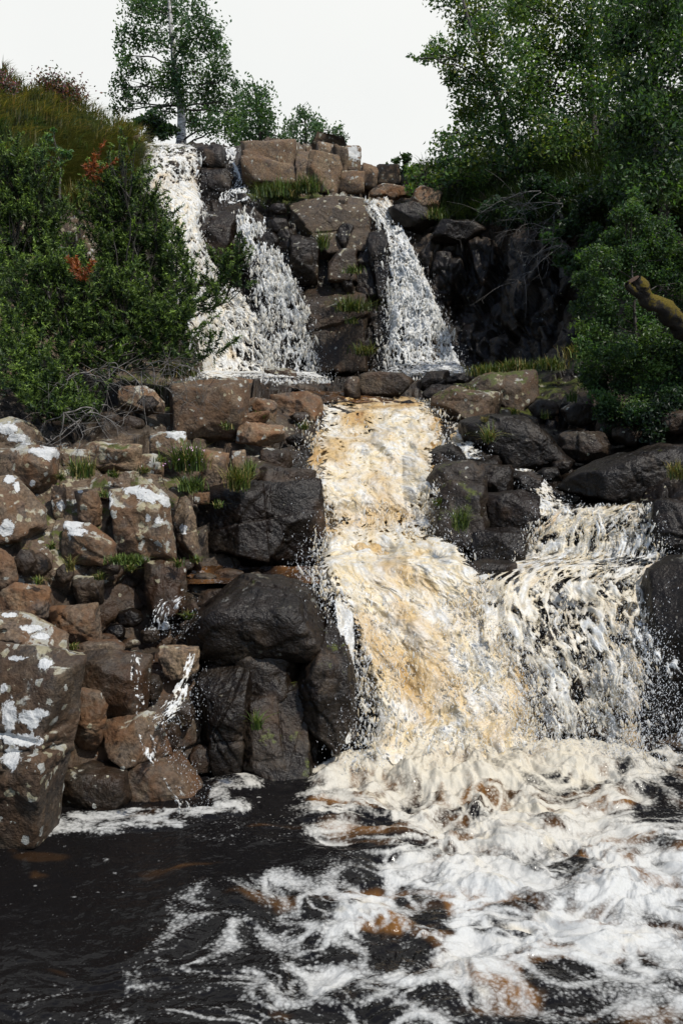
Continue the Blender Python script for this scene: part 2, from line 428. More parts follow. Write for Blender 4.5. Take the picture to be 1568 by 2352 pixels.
# ---------------------------------------------------------------- where the water falls (rows: height, two edges, distance off the rock)
FALLS = {
 'upper_west': [(334,325,415,.05),(345,323,458,.12),(380,322,458,.22),(445,328,456,.22),(468,372,462,.2),(485,380,470,.25),(520,383,455,.25),(600,395,478,.22),(680,420,552,.2),(760,440,610,.2),(840,458,625,.22),(872,462,640,.3),(879,468,660,.18),(886,480,700,.12)],
 'upper_mid': [(480,525,572,.08),(505,548,585,.12),(560,560,625,.15),(610,578,650,.2),(640,585,668,.22),(720,598,702,.22),(800,604,718,.22),(872,606,732,.3),(879,612,760,.18),(885,640,790,.12)],
 'upper_mid_top': [(342,512,544,.08),(370,520,548,.1),(395,528,552,.1),(420,530,560,.1),(445,505,574,.12),(480,498,578,.1)],
 'upper_east': [(460,843,888,.05),(480,846,898,.12),(520,872,914,.18),(550,884,930,.2),(600,887,952,.22),(640,890,972,.22),(690,895,992,.22),(760,890,1022,.22),(820,885,1040,.25),(862,886,1058,.3),(870,880,1075,.18),(878,876,1090,.12)],
 'chute': [(916,748,960,.06),(940,728,992,.1),(975,716,1012,.14),(1020,722,1010,.18),(1070,724,992,.22),(1130,728,992,.26),(1200,745,1004,.28),(1260,748,1024,.30),(1300,742,1052,.34),(1340,748,1085,.36),(1400,796,1098,.36),(1480,815,1142,.36),(1560,840,1188,.38),(1650,866,1208,.40),(1775,846,1245,.42)],
 'mid_side': [(972,1030,1062,.06),(1000,1034,1080,.1),(1030,1045,1096,.12),(1066,1062,1106,.12)],
 'lower_east': [(1158,1290,1500,.06),(1185,1250,1512,.1),(1230,1212,1500,.14),(1285,1195,1520,.12),(1310,1100,1510,.12),(1350,1050,1500,.18),(1450,1050,1490,.26),(1550,1070,1460,.28),(1650,1110,1440,.3),(1755,1110,1455,.3)],
 'feeder': [(1076,1172,1214,.05),(1110,1196,1250,.08),(1150,1228,1288,.1),(1195,1225,1320,.1)],
}
def inrows(rows, px, py, grow=0):
    ys = [r[0] for r in rows]
    xl = np.interp(py, ys, [r[1] for r in rows]); xr = np.interp(py, ys, [r[2] for r in rows])
    return sstep(-14, 14, np.minimum(px - xl, xr - px) + grow) * ((py > ys[0] - 6) & (py < ys[-1] + 6))
def fallmask(px, py, grow=0):
    m = 0
    for r in FALLS.values():
        m = np.maximum(m, inrows(r, px, py, grow))
    return m
def paint(px, py, spots, base=0.0):
    """soft ellipses (cx, cy, rx, ry, value) laid over a base value"""
    v = np.full(px.shape, base, np.float32)
    for cx, cy, rx, ry, val in spots:
        d = np.sqrt(((px - cx) / rx) ** 2 + ((py - cy) / ry) ** 2)
        v = lerp(v, val, sstep(1.25, .75, d))
    return v

# ---------------------------------------------------------------- terrain: one sheet of broken, blocky rock
def build_terrain():
    cols = np.concatenate([np.arange(-700, -20, 12), np.arange(-20, 1590, 2.2), np.arange(1590, 2300, 12)])
    nr = 1050; nc = len(cols)
    PXg = np.empty((nr, nc)); PYg = np.empty((nr, nc))
    for c, x in enumerate(cols):
        top = np.interp(x, _PX, _TOP)
        py = np.concatenate([np.arange(2900, 2352, -12), np.arange(2352, top, -1.5), [top]])
        Y = terrY(np.full(len(py), x), py)
        d = np.abs(np.diff(py)) + .22 * np.abs(np.diff(Y)) * F / Y[1:]
        s = np.concatenate([[0], np.cumsum(d)]); s /= s[-1]
        PYg[:, c] = np.interp(np.linspace(0, 1, nr), s, py); PXg[:, c] = x
    Yg = terrY(PXg, PYg)
    P = W(PXg, PYg, Yg)
    # smooth the steps a little
    for _ in range(2):
        P[1:-1, 1:-1] = (P[1:-1, 1:-1] * 2 + P[:-2, 1:-1] + P[2:, 1:-1]) / 4
    Q = P.copy()
    for _ in range(12):
        Q[1:-1, 1:-1] = (Q[:-2, 1:-1] + Q[2:, 1:-1] + Q[1:-1, :-2] + Q[1:-1, 2:]) / 4
    N = nrm(np.cross(np.gradient(Q, axis=1), np.gradient(Q, axis=0)))
    flip = (N[..., 1] > 0.3) & (N[..., 2] < 0)
    N[flip] *= -1
    N = nrm(N + np.array([0, -.45, .25]))
    p = P.reshape(-1, 3); px = PXg.ravel(); py = PYg.ravel(); n = N.reshape(-1, 3)
    hill = paint(px, py, [(60, 300, 330, 110, 1), (200, 330, 120, 60, 1), (1500, 300, 420, 150, 1)])
    fm = fallmask(px, py, 18)
    far = np.clip(P[..., 1].ravel() / 9.0, .6, 2.0)
    amp = far * (1 - .72 * fm) * (1 - .75 * hill) * np.where(py > 1700, np.where(p[:, 2] < .05, .35, 1), 1)
    wq = p + .35 * np.stack([fbm(p * .8, 3, 3), fbm(p * .8, 3, 4), fbm(p * .8, 3, 5)], -1)
    f1, f2, cid = worley(wq * np.array([1.25, .9, 1.0]), 11)
    g1, g2, gid = worley(wq * np.array([3.1, 2.6, 2.9]) + 3.3, 23)
    col1, col2, colid = worley(wq * np.array([1.9, 1.3, .32]) + 9.1, 31)       # upright joints of the upper cliff
    cl = ((P[..., 1].ravel() > 14.0) & (py > 440)).astype(np.float32)
    d = (cid - .62) * .42 * (1 - .5 * cl) - .04 * sstep(.06, 0, f2 - f1) + (gid - .5) * .15 - .02 * sstep(.06, 0, g2 - g1)
    d = d + cl * ((colid - .6) * .45 - .10 * sstep(.08, 0, col2 - col1))
    d = d + .10 * fbm(p * 2.3, 5, 41) + .025 * fbm(p * 11, 3, 47)
    d = d * amp * .62 - .05 * far * (1 - fm)
    p = p + n * d[:, None]
    P = p.reshape(nr, nc, 3)
    # the land runs on behind the skyline
    last = P[-1]; ext = []
    for k, s in enumerate([1.04, 1.12, 1.3, 1.7, 2.6, 5, 12]):
        e = last.copy(); e[:, :2] *= s
        e[:, 2] = last[:, 2] - .15 * (k + 1) - .006 * (e[:, 1] - last[:, 1]); ext.append(e)
    P = np.concatenate([P, np.stack(ext)]); nr2 = nr + len(ext)
    px = np.concatenate([px, np.tile(cols, len(ext))]); py = np.concatenate([py, np.full(len(ext) * nc, 200.)])
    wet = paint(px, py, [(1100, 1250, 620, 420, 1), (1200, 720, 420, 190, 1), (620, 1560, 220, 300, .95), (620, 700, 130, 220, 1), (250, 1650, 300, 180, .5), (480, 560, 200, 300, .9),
                         (770, 690, 130, 230, 1.0), (300, 1400, 200, 110, .7), (150, 940, 300, 75, .9), (480, 940, 120, 60, .5), (800, 1950, 1500, 150, 1)], .12)  # the long patch below the junipers is their shadow, painted as wet rock
    lich = paint(px, py, [(150, 1180, 330, 170, .55), (740, 400, 200, 70, .7), (170, 520, 120, 120, .6), (740, 540, 130, 90, .5)], .12)
    iron = paint(px, py, [(280, 1560, 220, 260, .85), (600, 1330, 230, 40, 1), (60, 1950, 160, 40, .9)], .25)
    moss = paint(px, py, [(60, 290, 380, 130, 1), (250, 300, 130, 60, .9), (1180, 880, 200, 60, .65), (640, 440, 110, 30, .9), (400, 860, 150, 40, .7), (1500, 330, 420, 180, .9), (640, 1650, 160, 150, .3), (150, 620, 200, 160, .45), (250, 1170, 260, 150, .5), (940, 400, 40, 20, .6)], .06)
    z = np.zeros(len(px), np.float32)
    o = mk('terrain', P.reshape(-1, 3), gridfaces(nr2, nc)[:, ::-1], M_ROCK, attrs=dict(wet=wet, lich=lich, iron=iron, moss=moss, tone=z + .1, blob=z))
    tag(o, 'stepped rocky slope the stream falls down', kind='structure')
    return o
build_terrain()

# ---------------------------------------------------------------- boulders
import bmesh
_ICO = {}
def ico(n):
    if n not in _ICO:
        b = bmesh.new(); bmesh.ops.create_icosphere(b, subdivisions=n, radius=1)
        v = np.array([x.co[:] for x in b.verts]); f = np.array([[q.index for q in x.verts] for x in b.faces]); b.free()
        _ICO[n] = (nrm(v), f)
    return _ICO[n]
STY = {  # wet, lichen, iron, moss, tone
 'dry': (.05, .55, .5, .08, .4), 'pale': (.03, .75, .3, .1, .75), 'iron': (.7, .2, .85, .05, .25), 'wet': (1.0, .06, .25, .08, 0),
 'damp': (.8, .18, .45, .12, .1), 'moss': (.85, .1, .3, .6, 0), 'brown': (.1, .35, .75, .12, .4), 'grey': (.3, .5, .1, .1, .45), 'mossdry': (.1, .5, .4, .6, .3)}
def rock(name, label, poly, style='dry', dep=.9, push=.12, Y=None, p=6.5, nf=6, cut=(.85, .99), rough=.028, blobs=(), lich=None, moss=None, iron=None, wet=None, tone=None, group=None, seed=None, sub=None, sq=1.26):
    poly = np.array([[float(v) for v in q.split(',')] for q in poly.split()])
    seed = seed if seed is not None else int(abs(poly.sum() * 7)) % 9973
    rs = np.random.RandomState(seed)
    cx = (poly[:, 0].min() + poly[:, 0].max()) / 2; cy = (poly[:, 1].min() + poly[:, 1].max()) / 2
    ext = max(np.ptp(poly[:, 0]), np.ptp(poly[:, 1]))
    Yc = float(terrY(cx, min(cy, 1880))) if Y is None else Y
    size = ext * Yc / F / 2
    if Y is None: Yc -= push * size * 2
    Yc = max(Yc, 1.0)
    size = ext * Yc / F / 2
    c = W(cx, cy, Yc); q = W(poly[:, 0], poly[:, 1], Yc) - c; q = q[:, [0, 2]]
    th = np.linspace(-math.pi, math.pi, 721); dirs = np.stack([np.cos(th), np.sin(th)], -1)
    rp = np.full(721, 1e-3); k = len(q)
    for i in range(k):
        a = q[i]; e = q[(i + 1) % k] - a
        den = dirs[:, 0] * e[1] - dirs[:, 1] * e[0]; den = np.where(np.abs(den) < 1e-9, 1e-9, den)
        t = (a[0] * e[1] - a[1] * e[0]) / den; s = (a[0] * dirs[:, 1] - a[1] * dirs[:, 0]) / den
        rp = np.where((t > 0) & (s >= -1e-6) & (s <= 1 + 1e-6), np.maximum(rp, t), rp)
    ker = 9; rp = rp * 1.12; rp = np.convolve(np.concatenate([rp[-ker:-1], rp, rp[1:ker]]), np.ones(ker) / ker, 'same')[ker - 1:-(ker - 1)]
    hy = dep * math.sqrt(np.ptp(q[:, 0]) * np.ptp(q[:, 1])) / 2
    if sub is None: sub = 4 if ext < 70 else (5 if ext < 190 else 6)
    D, Fc = ico(sub)
    def rad(D):
        l = np.sqrt(D[:, 0] ** 2 + D[:, 2] ** 2)
        rr = np.interp(np.arctan2(D[:, 2], D[:, 0]), th, rp)
        return ((l / rr) ** p + (np.abs(D[:, 1]) / hy) ** p) ** (-1 / p)
    r = rad(D)
    if p >= 5:      # broken block: flat sides under the outline, flat facets in front
        hq = sorted(map(tuple, q)); up_, lo_ = [], []
        for pt in hq:
            while len(lo_) > 1 and (lo_[-1][0]-lo_[-2][0])*(pt[1]-lo_[-2][1]) - (lo_[-1][1]-lo_[-2][1])*(pt[0]-lo_[-2][0]) <= 0: lo_.pop()
            lo_.append(pt)
        for pt in hq[::-1]:
            while len(up_) > 1 and (up_[-1][0]-up_[-2][0])*(pt[1]-up_[-2][1]) - (up_[-1][1]-up_[-2][1])*(pt[0]-up_[-2][0]) <= 0: up_.pop()
            up_.append(pt)
        hull = np.array(lo_[:-1] + up_[:-1]) * sq
        planes = []
        ro = rs.normal(0, .10); cr_, sr_ = math.cos(ro), math.sin(ro); ex = np.array([[cr_, sr_], [-sr_, cr_]])
        for ax_ in ex:      # the bedding and joint faces that square the block off
            for sg in (1, -1):
                nn = ax_ * sg; dd = (q @ nn).max() * 1.0
                ty = -rs.uniform(.03, .22); n3 = np.array([nn[0], ty, nn[1]]); n3 /= np.linalg.norm(n3); planes.append((n3, dd / math.sqrt(1 + ty * ty)))
                planes.append((nrm(np.array([nn[0], .3, nn[1]])), dd / math.sqrt(1.09)))
        for i in range(len(hull)):
            a0 = hull[i]; e = hull[(i + 1) % len(hull)] - a0; nn = np.array([e[1], -e[0]]); nn /= np.linalg.norm(nn)
            for ty in (-rs.uniform(.08, .42), rs.uniform(.2, .5)):
                n3 = np.array([nn[0], ty, nn[1]]); n3 /= np.linalg.norm(n3); planes.append((n3, (nn @ a0) / math.sqrt(1 + ty * ty)))
        fr_ = np.array([rs.normal(0, .16), -1, rs.normal(.12, .16)]); fr_ /= np.linalg.norm(fr_); planes += [(fr_, hy), (np.array([0, 1.0, 0]), hy)]
        def rpl(D, pls):
            m = np.full(len(D), 1e3)
            for n3, dn in pls:
                den = D @ n3; pl = np.where(den > 1e-3, dn / np.maximum(den, 1e-3), 1e3)
                kk = .010 * size; h = np.clip(.5 + .5 * (pl - m) / kk, 0, 1); m = lerp(pl, m, h) - kk * h * (1 - h)
            return m
        for i in range(nf):
            n3 = nrm(np.array([rs.normal(0, .75), -1.0, rs.normal(.25, .7)])); dn = rs.uniform(.90, 1.0) * rpl(n3[None], planes)[0]; planes.append((n3, dn))
        r = rpl(D, planes)
        r = np.minimum(r, rpl(D, planes) * (1 + .05 * fbm(D * 2.3, 3, seed % 71)))
    else:
        for i in range(nf):
            n = rs.normal(size=3); n[1] = -abs(n[1]) * 1.1 if i % 3 else n[1]; n = n / np.linalg.norm(n)
            dn = rs.uniform(*cut) * rad(n[None])[0]
            den = D @ n; pl = np.where(den > .05, dn / np.maximum(den, .05), 1e3)
            kk = .03 * size; h = np.clip(.5 + .5 * (pl - r) / kk, 0, 1); r = lerp(pl, r, h) - kk * h * (1 - h)
    if p >= 5 and ext > 60:     # joints: planes along which the block has parted and stepped back
        for i in range(2 + (ext > 120) + (ext > 200)):
            n3 = nrm(np.array([rs.normal(), rs.normal(0, .35), rs.normal()])) if rs.rand() < .5 else nrm(np.array([1.0, .2, rs.normal(0, .25)]) if rs.rand() < .5 else np.array([rs.normal(0, .2), .2, 1.0]))
            xx = D * r[:, None]; sd = xx @ n3 - rs.uniform(-.45, .45) * size + .03 * size * fbm(xx * (2.5 / size) + seed, 2, 7)
            fr2 = sstep(.1, -.5, D[:, 1])
            r = r - fr2 * size * (rs.uniform(.0, .10) * sstep(-.02 * size, .02 * size, sd) + .045 * np.exp(-(sd / (.018 * size)) ** 2))
    V = D * r[:, None]
    wpos = V + c; s1 = 1.6 / size
    d = fbm(wpos * s1, 4, seed % 89) * rough * 2.2
    f1, f2, cid = worley((wpos + .12 * size * np.stack([fbm(wpos * s1 * 2, 2, 61), fbm(wpos * s1 * 2, 2, 62), fbm(wpos * s1 * 2, 2, 63)], -1)) * s1 * 1.5, seed % 97)
    d = d + (cid - .5) * rough * 1.3 - sstep(.05, 0, f2 - f1) * rough * .5
    V = V + D * (d * size)[:, None] + D * (.012 * fbm(wpos * 14, 3, 77))[:, None] + D * (.006 * fbm(wpos * 40, 2, 78))[:, None]
    wpos = V + c
    S = STY[style]; n0 = len(V)
    bl = np.zeros(n0, np.float32); bx, by = PIX(wpos)
    for b in blobs:
        dd = np.sqrt(((bx - b[0]) / b[2]) ** 2 + ((by - b[1]) / (b[3] if len(b) > 3 else b[2])) ** 2) * np.where(V[:, 1] > .35 * hy, 3, 1)
        bl = np.maximum(bl, np.clip(1.15 - .65 * dd, 0, 1))
    val = [S[0] if wet is None else wet, S[1] if lich is None else lich, S[2] if iron is None else iron, S[3] if moss is None else moss, S[4] if tone is None else tone]
    at = {k: np.full(n0, v, np.float32) for k, v in zip(('wet', 'lich', 'iron', 'moss', 'tone'), val)}; at['blob'] = bl
    o = mk(name, V, Fc, M_ROCK, attrs=at)
    o.location = tuple(c)
    cat = 'boulder' if 'boulder' in name else ('stone' if 'stone' in name else 'rock')
    return tag(o, label, cat, group)

BANK = 'lichen-spotted boulders of the dry bank'; STEP = 'wet boulders round the small trickle'; MIDR = 'dark boulders in the cascade'; TOPR = 'jointed rocks along the top of the falls'; LEDG = 'flat rocks along the ledge under the upper falls'; EAST = 'shaded rocks under the trees'
# dry bank
rock('boulder', 'brown boulder with a thick white lichen cap on its upper corner', '2,1052 40,1038 82,1030 118,1026 136,1046 133,1076 120,1098 96,1130 60,1134 25,1118 5,1092', 'brown', p=6, blobs=[(112,1040,26,16),(85,1036,20,8),(75,1110,7)], lich=.35, group=BANK)
rock('boulder', 'boulder at the picture edge with a round white lichen disc near its foot', '-40,1090 18,1088 38,1110 60,1150 80,1172 108,1190 96,1206 62,1225 28,1252 -40,1258', 'dry', blobs=[(15,1212,19),(22,1100,14,10),(40,1118,8,12)], group=BANK)
rock('rock', 'slim upright stone with white lichen on its lower end, beside a grass tuft', '118,1118 132,1112 146,1114 152,1140 152,1180 138,1192 124,1170', 'pale', blobs=[(140,1162,9,12)], group=BANK)
rock('rock', 'square reddish stone wedged under the mossy long boulder', '178,1130 196,1124 228,1126 232,1160 228,1200 206,1212 182,1190', 'dry', p=7, blobs=[(184,1128,6,5)], group=BANK)
rock('boulder', 'long grey flat-topped boulder with a moss patch on its face', '188,1030 215,1020 258,1016 300,1021 318,1032 326,1060 318,1082 258,1084 205,1066', 'pale', p=6, moss=.4, group=BANK)
rock('rock', 'low pale slab end reaching toward the white-capped boulder', '136,1042 164,1034 190,1032 204,1060 180,1076 145,1072', 'dry', p=6, group=BANK)
rock('boulder', 'pale rounded boulder with yellow moss on its crown, behind the flowering tuft', '343,1008 372,994 398,990 420,998 430,1022 424,1050 404,1074 360,1072 346,1045', 'pale', moss=.45, blobs=[(405,996,24,12)], group=BANK)
rock('rock', 'grey lichened block between the pale rounded and the long grey boulder', '318,1050 352,1042 372,1062 378,1090 346,1100 318,1088', 'pale', p=6, group=BANK)
rock('boulder', 'long dark boulder with brown moss along its rounded back', '186,1112 214,1096 256,1086 318,1082 352,1086 374,1104 386,1142 372,1162 318,1150 250,1134 200,1134', 'mossdry', lich=.6, push=.05, group=BANK)
rock('boulder', 'large square boulder with a white lichen band draped over its top', '255,1142 272,1122 302,1116 338,1126 372,1146 388,1160 398,1200 402,1256 386,1290 340,1278 272,1262 256,1200', 'dry', p=6, dep=.8, blobs=[(310,1126,30,10),(350,1142,34,12),(380,1156,14,10),(252,1150,5,22),(340,1190,8),(365,1196,9)], lich=.8, group=BANK)
rock('boulder', 'leaning grey rib of rock beside the large white-banded boulder', '388,1136 410,1132 428,1154 448,1192 458,1244 460,1292 436,1318 414,1282 402,1220 396,1180', 'grey', p=5, blobs=[(422,1215,9,12)], group=BANK)
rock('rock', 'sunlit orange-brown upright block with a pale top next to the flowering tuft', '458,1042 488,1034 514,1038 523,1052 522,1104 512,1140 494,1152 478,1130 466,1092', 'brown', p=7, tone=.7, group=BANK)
rock('rock', 'small flat brown block below the sunlit upright block', '444,1132 478,1130 482,1156 448,1158', 'brown', p=7, group=BANK)
rock('rock', 'small white-topped stone above the yellow grass tuft', '532,1042 548,1034 564,1038 567,1060 558,1082 538,1078', 'pale', group=BANK)
rock('rock', 'dark pointed block standing at the edge of the white cascade', '596,1048 618,1028 646,1032 660,1044 670,1072 654,1092 604,1098', 'damp', p=6, group=MIDR)
rock('boulder', 'big dark square-cut block with a smooth wet face beside the cascade', '444,1156 520,1146 566,1110 640,1100 718,1106 742,1160 754,1240 744,1298 640,1296 520,1268 456,1246', 'wet', p=7, dep=.7, push=.02, iron=.7, nf=5, cut=(.85,.97), group=MIDR)
rock('rock', 'wet ribbed ledge on top of the big dark square-cut block', '566,1094 610,1076 680,1074 714,1086 724,1112 640,1122 572,1118', 'damp', p=5, group=MIDR)
rock('boulder', 'broad brown boulder below the juniper with a pitted shaded face', '386,894 432,874 482,870 528,876 560,890 574,908 562,960 524,1012 452,1020 396,1000', 'dry', p=6, dep=.8, lich=.35, tone=.15, group=LEDG)
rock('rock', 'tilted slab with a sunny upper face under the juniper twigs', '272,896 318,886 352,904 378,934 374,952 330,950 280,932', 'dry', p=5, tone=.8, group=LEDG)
rock('rock', 'flat-topped rusty slab above the brink of the middle cascade', '618,914 646,902 700,904 736,922 744,944 706,976 646,974 624,950', 'damp', p=6, iron=.8, tone=.6, wet=.2, group=LEDG)
rock('rock', 'rounded orange-edged stone leaning on the rusty slab', '556,936 592,914 620,920 636,944 630,976 596,974 560,962', 'brown', tone=.6, group=LEDG)
rock('rock', 'pale flat stone with a pinkish top beside dark water', '542,988 578,972 628,974 656,990 654,1006 602,1024 550,1018', 'brown', p=5, tone=1.0, lich=.5, group=LEDG)
rock('rock', 'ochre-stained stone tucked between the broad brown boulder and the pink-topped stone', '522,968 556,948 604,944 624,966 586,984 548,990 532,1012 520,1002', 'brown', tone=.5, group=LEDG)
rock('stone', 'lone square stone standing in the water at the foot of the upper falls', '606,852 616,846 648,845 672,850 682,862 680,882 610,886', 'damp', p=7, lich=.6, tone=.4, Y=14.6, group=LEDG)
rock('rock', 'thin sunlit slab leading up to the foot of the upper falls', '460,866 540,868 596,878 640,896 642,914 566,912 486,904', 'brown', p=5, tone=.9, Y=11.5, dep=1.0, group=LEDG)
rock('boulder', 'brown wedge with a ring of white lichen on its upper corner', '144,1216 160,1200 190,1198 214,1216 250,1240 270,1264 252,1288 214,1298 164,1288 148,1262', 'brown', p=5, blobs=[(168,1204,22,14),(178,1222,22,10)], group=BANK)
rock('boulder', 'rusty brown flat-topped boulder in the dark hollow under the bank', '4,1366 40,1346 84,1342 104,1356 116,1388 108,1412 48,1420 8,1400', 'iron', p=5, wet=.1, tone=.6, group=BANK)
rock('rock', 'slab fragment standing on end at the picture edge', '-20,1262 12,1274 34,1292 38,1322 26,1352 -20,1350', 'brown', group=BANK)
rock('boulder', 'tilted rusty slab leaning into the hollow behind the big lichened block', '112,1408 156,1390 212,1384 230,1408 234,1456 226,1482 170,1484 124,1456', 'iron', p=6, wet=.15, tone=.45, group=STEP)
rock('boulder', 'brown boulder with rust streaks above the trickle, moss on its shoulder', '330,1306 362,1288 404,1296 430,1330 428,1380 414,1412 380,1424 346,1388', 'damp', iron=.9, moss=.3, tone=.3, group=STEP)
rock('rock', 'lichen-dotted stone in the shade below the bright moss cushion', '168,1334 200,1322 232,1336 240,1368 226,1388 184,1382', 'damp', lich=.5, group=STEP)
rock('boulder', 'huge smooth dark boulder overhanging the trickle ledge with a worn grey crown', '432,1420 450,1382 490,1354 560,1340 640,1344 704,1366 748,1408 772,1470 740,1500 640,1500 540,1506 462,1490', 'wet', p=3.2, dep=1.1, push=.10, nf=9, cut=(.86,.99), moss=.2, rough=.045, tone=.15, sub=6, group=MIDR)
rock('boulder', 'tall rounded dark flank of rock with water sheeting down beside the cascade', '688,1400 736,1412 782,1480 806,1580 800,1690 776,1796 716,1806 690,1700 672,1560 670,1450', 'wet', p=3.2, dep=1.0, push=.16, nf=10, cut=(.85,.99), moss=.3, rough=.05, tone=.1, sub=6, group=MIDR)
rock('boulder', 'dark angular boulder with a grey fractured nose below the huge smooth boulder', '528,1502 566,1480 620,1466 654,1474 668,1520 684,1590 640,1640 572,1636 538,1570', 'wet', p=6, tone=.5, group=STEP)
rock('boulder', 'mossy dark boulder with a bright grass sprig at its foot', '552,1616 600,1590 648,1572 706,1588 728,1622 736,1720 724,1796 640,1806 566,1786 548,1700', 'wet', moss=.42, iron=.5, push=.1, group=STEP)
rock('boulder', 'black wet wall of rock between the two small trickles and the mossy boulder', '462,1506 510,1490 556,1510 566,1600 570,1720 560,1792 500,1776 470,1680 452,1580', 'wet', p=5, group=STEP)
rock('rock', 'pink-brown slab perched on the trickle ledge', '364,1496 396,1482 442,1484 458,1500 456,1528 430,1556 400,1560 380,1536', 'iron', p=6, wet=.05, tone=.8, iron=.45, push=.25, group=STEP)
rock('boulder', 'broad dark boulder with a sunlit ochre rim below the trickle ledge', '176,1528 214,1510 262,1504 326,1500 344,1548 340,1620 314,1650 236,1640 190,1606', 'iron', p=5, wet=.7, tone=.3, group=STEP)
rock('rock', 'knobbly brown stone pressed against the big lichened block', '176,1606 196,1580 224,1592 246,1640 234,1690 206,1720 178,1690', 'iron', wet=.3, tone=.35, group=STEP)
rock('boulder', 'square reddish boulder with a flat lit top where the two trickles meet', '236,1664 266,1646 330,1644 374,1652 388,1696 382,1738 300,1756 262,1722', 'iron', p=6, wet=.4, tone=.45, group=STEP)
rock('boulder', 'low wedge boulder at the waterline under the meeting trickles', '286,1766 338,1742 404,1746 442,1790 476,1850 462,1876 380,1872 300,1866', 'iron', p=4, wet=.5, tone=.3, group=STEP)
rock('boulder', 'shaded boulder at the waterline between the lichened block and the low wedge', '146,1780 206,1764 286,1774 304,1850 244,1876 152,1862', 'damp', p=4, wet=.8, group=STEP)
rock('boulder', 'biggest square block at the waterside, splashed with grey-white lichen patches', '-80,1516 20,1502 96,1496 142,1494 168,1522 178,1600 170,1700 148,1810 122,1896 30,1906 -80,1914', 'damp', p=7, dep=.8, Y=5.5, nf=5, cut=(.84,.97), wet=.5, iron=.45, lich=.55, blobs=[(22,1640,16,40),(55,1700,38,16),(70,1650,24,22),(90,1640,26,10),(14,1690,22,8),(28,1740,22,24),(40,1512,22,6),(104,1524,16,14),(10,1580,10)], rough=.03, group=BANK)
rock('boulder', 'split lichened slab lying across the top of the biggest waterside block', '-60,1416 24,1404 72,1428 104,1448 148,1464 158,1488 84,1508 -60,1516', 'dry', p=5, dep=1.1, push=.2, blobs=[(70,1444,24,10),(100,1462,22,8),(20,1412,20,6)], lich=.75, group=BANK)
rock('rock', 'thin brown ledge beside the pool of the trickle', '158,1492 200,1478 262,1474 284,1486 272,1504 178,1518', 'iron', p=4, wet=.4, tone=.3, group=STEP)
rock('stone', 'small wet stone beside the lowest run of the trickle', '438,1728 466,1712 490,1736 484,1772 448,1766', 'iron', wet=.8, group=STEP)
# in and beside the cascade
rock('boulder', 'long dark hump-backed boulder damming the stream above the cascade', '824,884 834,862 872,856 918,858 946,872 964,894 944,908 900,910 836,906', 'damp', p=4, Y=12.6, tone=.4, group=MIDR)
rock('stone', 'small upright stone next to the hump-backed boulder', '788,888 806,864 818,864 826,880 826,912 796,918', 'damp', Y=12.2, tone=.3, group=MIDR)
rock('rock', 'dark stone at the foot of the eastern upper fall', '962,884 984,858 1018,850 1034,866 1028,890 984,902', 'wet', Y=13.6, group=MIDR)
rock('rock', 'glossy black stone with a bright wet top beside the spray', '1024,874 1056,856 1088,858 1098,876 1062,892', 'wet', Y=13.2, group=MIDR)
rock('rock', 'dark cracked stone below the glossy black stone', '968,912 996,888 1044,884 1058,904 1020,924 984,930', 'wet', Y=12, iron=.5, group=MIDR)
rock('boulder', 'mossy broken boulder with sunny facets on the shaded bank', '984,936 1006,910 1050,894 1112,896 1146,908 1150,950 1086,976 1010,962', 'mossdry', p=5, wet=.5, tone=.4, group=EAST)
rock('boulder', 'rock hump carrying a fringe of grass above the shaded bank', '1068,900 1110,872 1160,852 1220,858 1238,900 1190,960 1140,920', 'mossdry', wet=.5, tone=.3, group=EAST)
rock('boulder', 'great smooth dark boulder with a thin lit rim on top', '1070,976 1098,966 1150,960 1204,964 1240,990 1280,1040 1340,1082 1270,1096 1104,1090 1078,1040', 'wet', p=4, dep=.9, push=-.03, nf=4, cut=(.85,.97), rough=.035, group=EAST)
rock('rock', 'dark rounded stone splitting the cascade from its side stream', '976,1048 1002,1030 1030,1022 1052,1030 1070,1058 1062,1080 986,1084', 'wet', p=4, push=.35, group=MIDR)
rock('boulder', 'olive dark boulder topping the rock island in the cascade', '984,1104 1006,1076 1040,1066 1082,1064 1106,1090 1112,1152 1060,1166 1000,1164', 'moss', moss=.35, p=4, push=.2, group=MIDR)
rock('boulder', 'mossy ridge-backed boulder at the front of the rock island', '994,1182 1026,1124 1060,1110 1094,1108 1112,1150 1124,1230 1086,1268 1010,1274', 'moss', moss=.45, p=5, push=.3, group=MIDR)
rock('boulder', 'smooth flat-topped rock at the rear of the rock island', '1096,1080 1130,1068 1162,1066 1178,1096 1170,1134 1112,1144', 'wet', p=5, tone=.3, push=.15, group=MIDR)
rock('boulder', 'rusty wet rock sloping to the curtain of the rock island', '1106,1144 1166,1126 1230,1146 1244,1190 1196,1222 1122,1218', 'wet', iron=.7, tone=.25, p=5, push=.2, group=MIDR)
rock('boulder', 'dark underside block at the foot of the rock island', '1070,1226 1134,1210 1202,1228 1214,1280 1100,1300 1066,1266', 'wet', p=5, push=.3, group=MIDR)
rock('rock', 'splashed black rock poking out between the two lower falls', '1066,1304 1112,1290 1180,1296 1188,1330 1130,1356 1080,1350', 'wet', p=4, push=.45, group=MIDR)
rock('rock', 'dark angular stone where the feeder stream spills over', '1172,1098 1204,1082 1236,1096 1246,1124 1208,1136 1180,1130', 'wet', p=5, group=MIDR)
rock('boulder', 'long black whale-backed boulder with wet glints beside the feeder stream', '1298,1118 1346,1080 1424,1050 1508,1030 1620,1026 1620,1160 1500,1156 1350,1168 1310,1144', 'wet', p=3.5, dep=.8, push=0, nf=3, cut=(.88,.98), rough=.03, group=EAST)
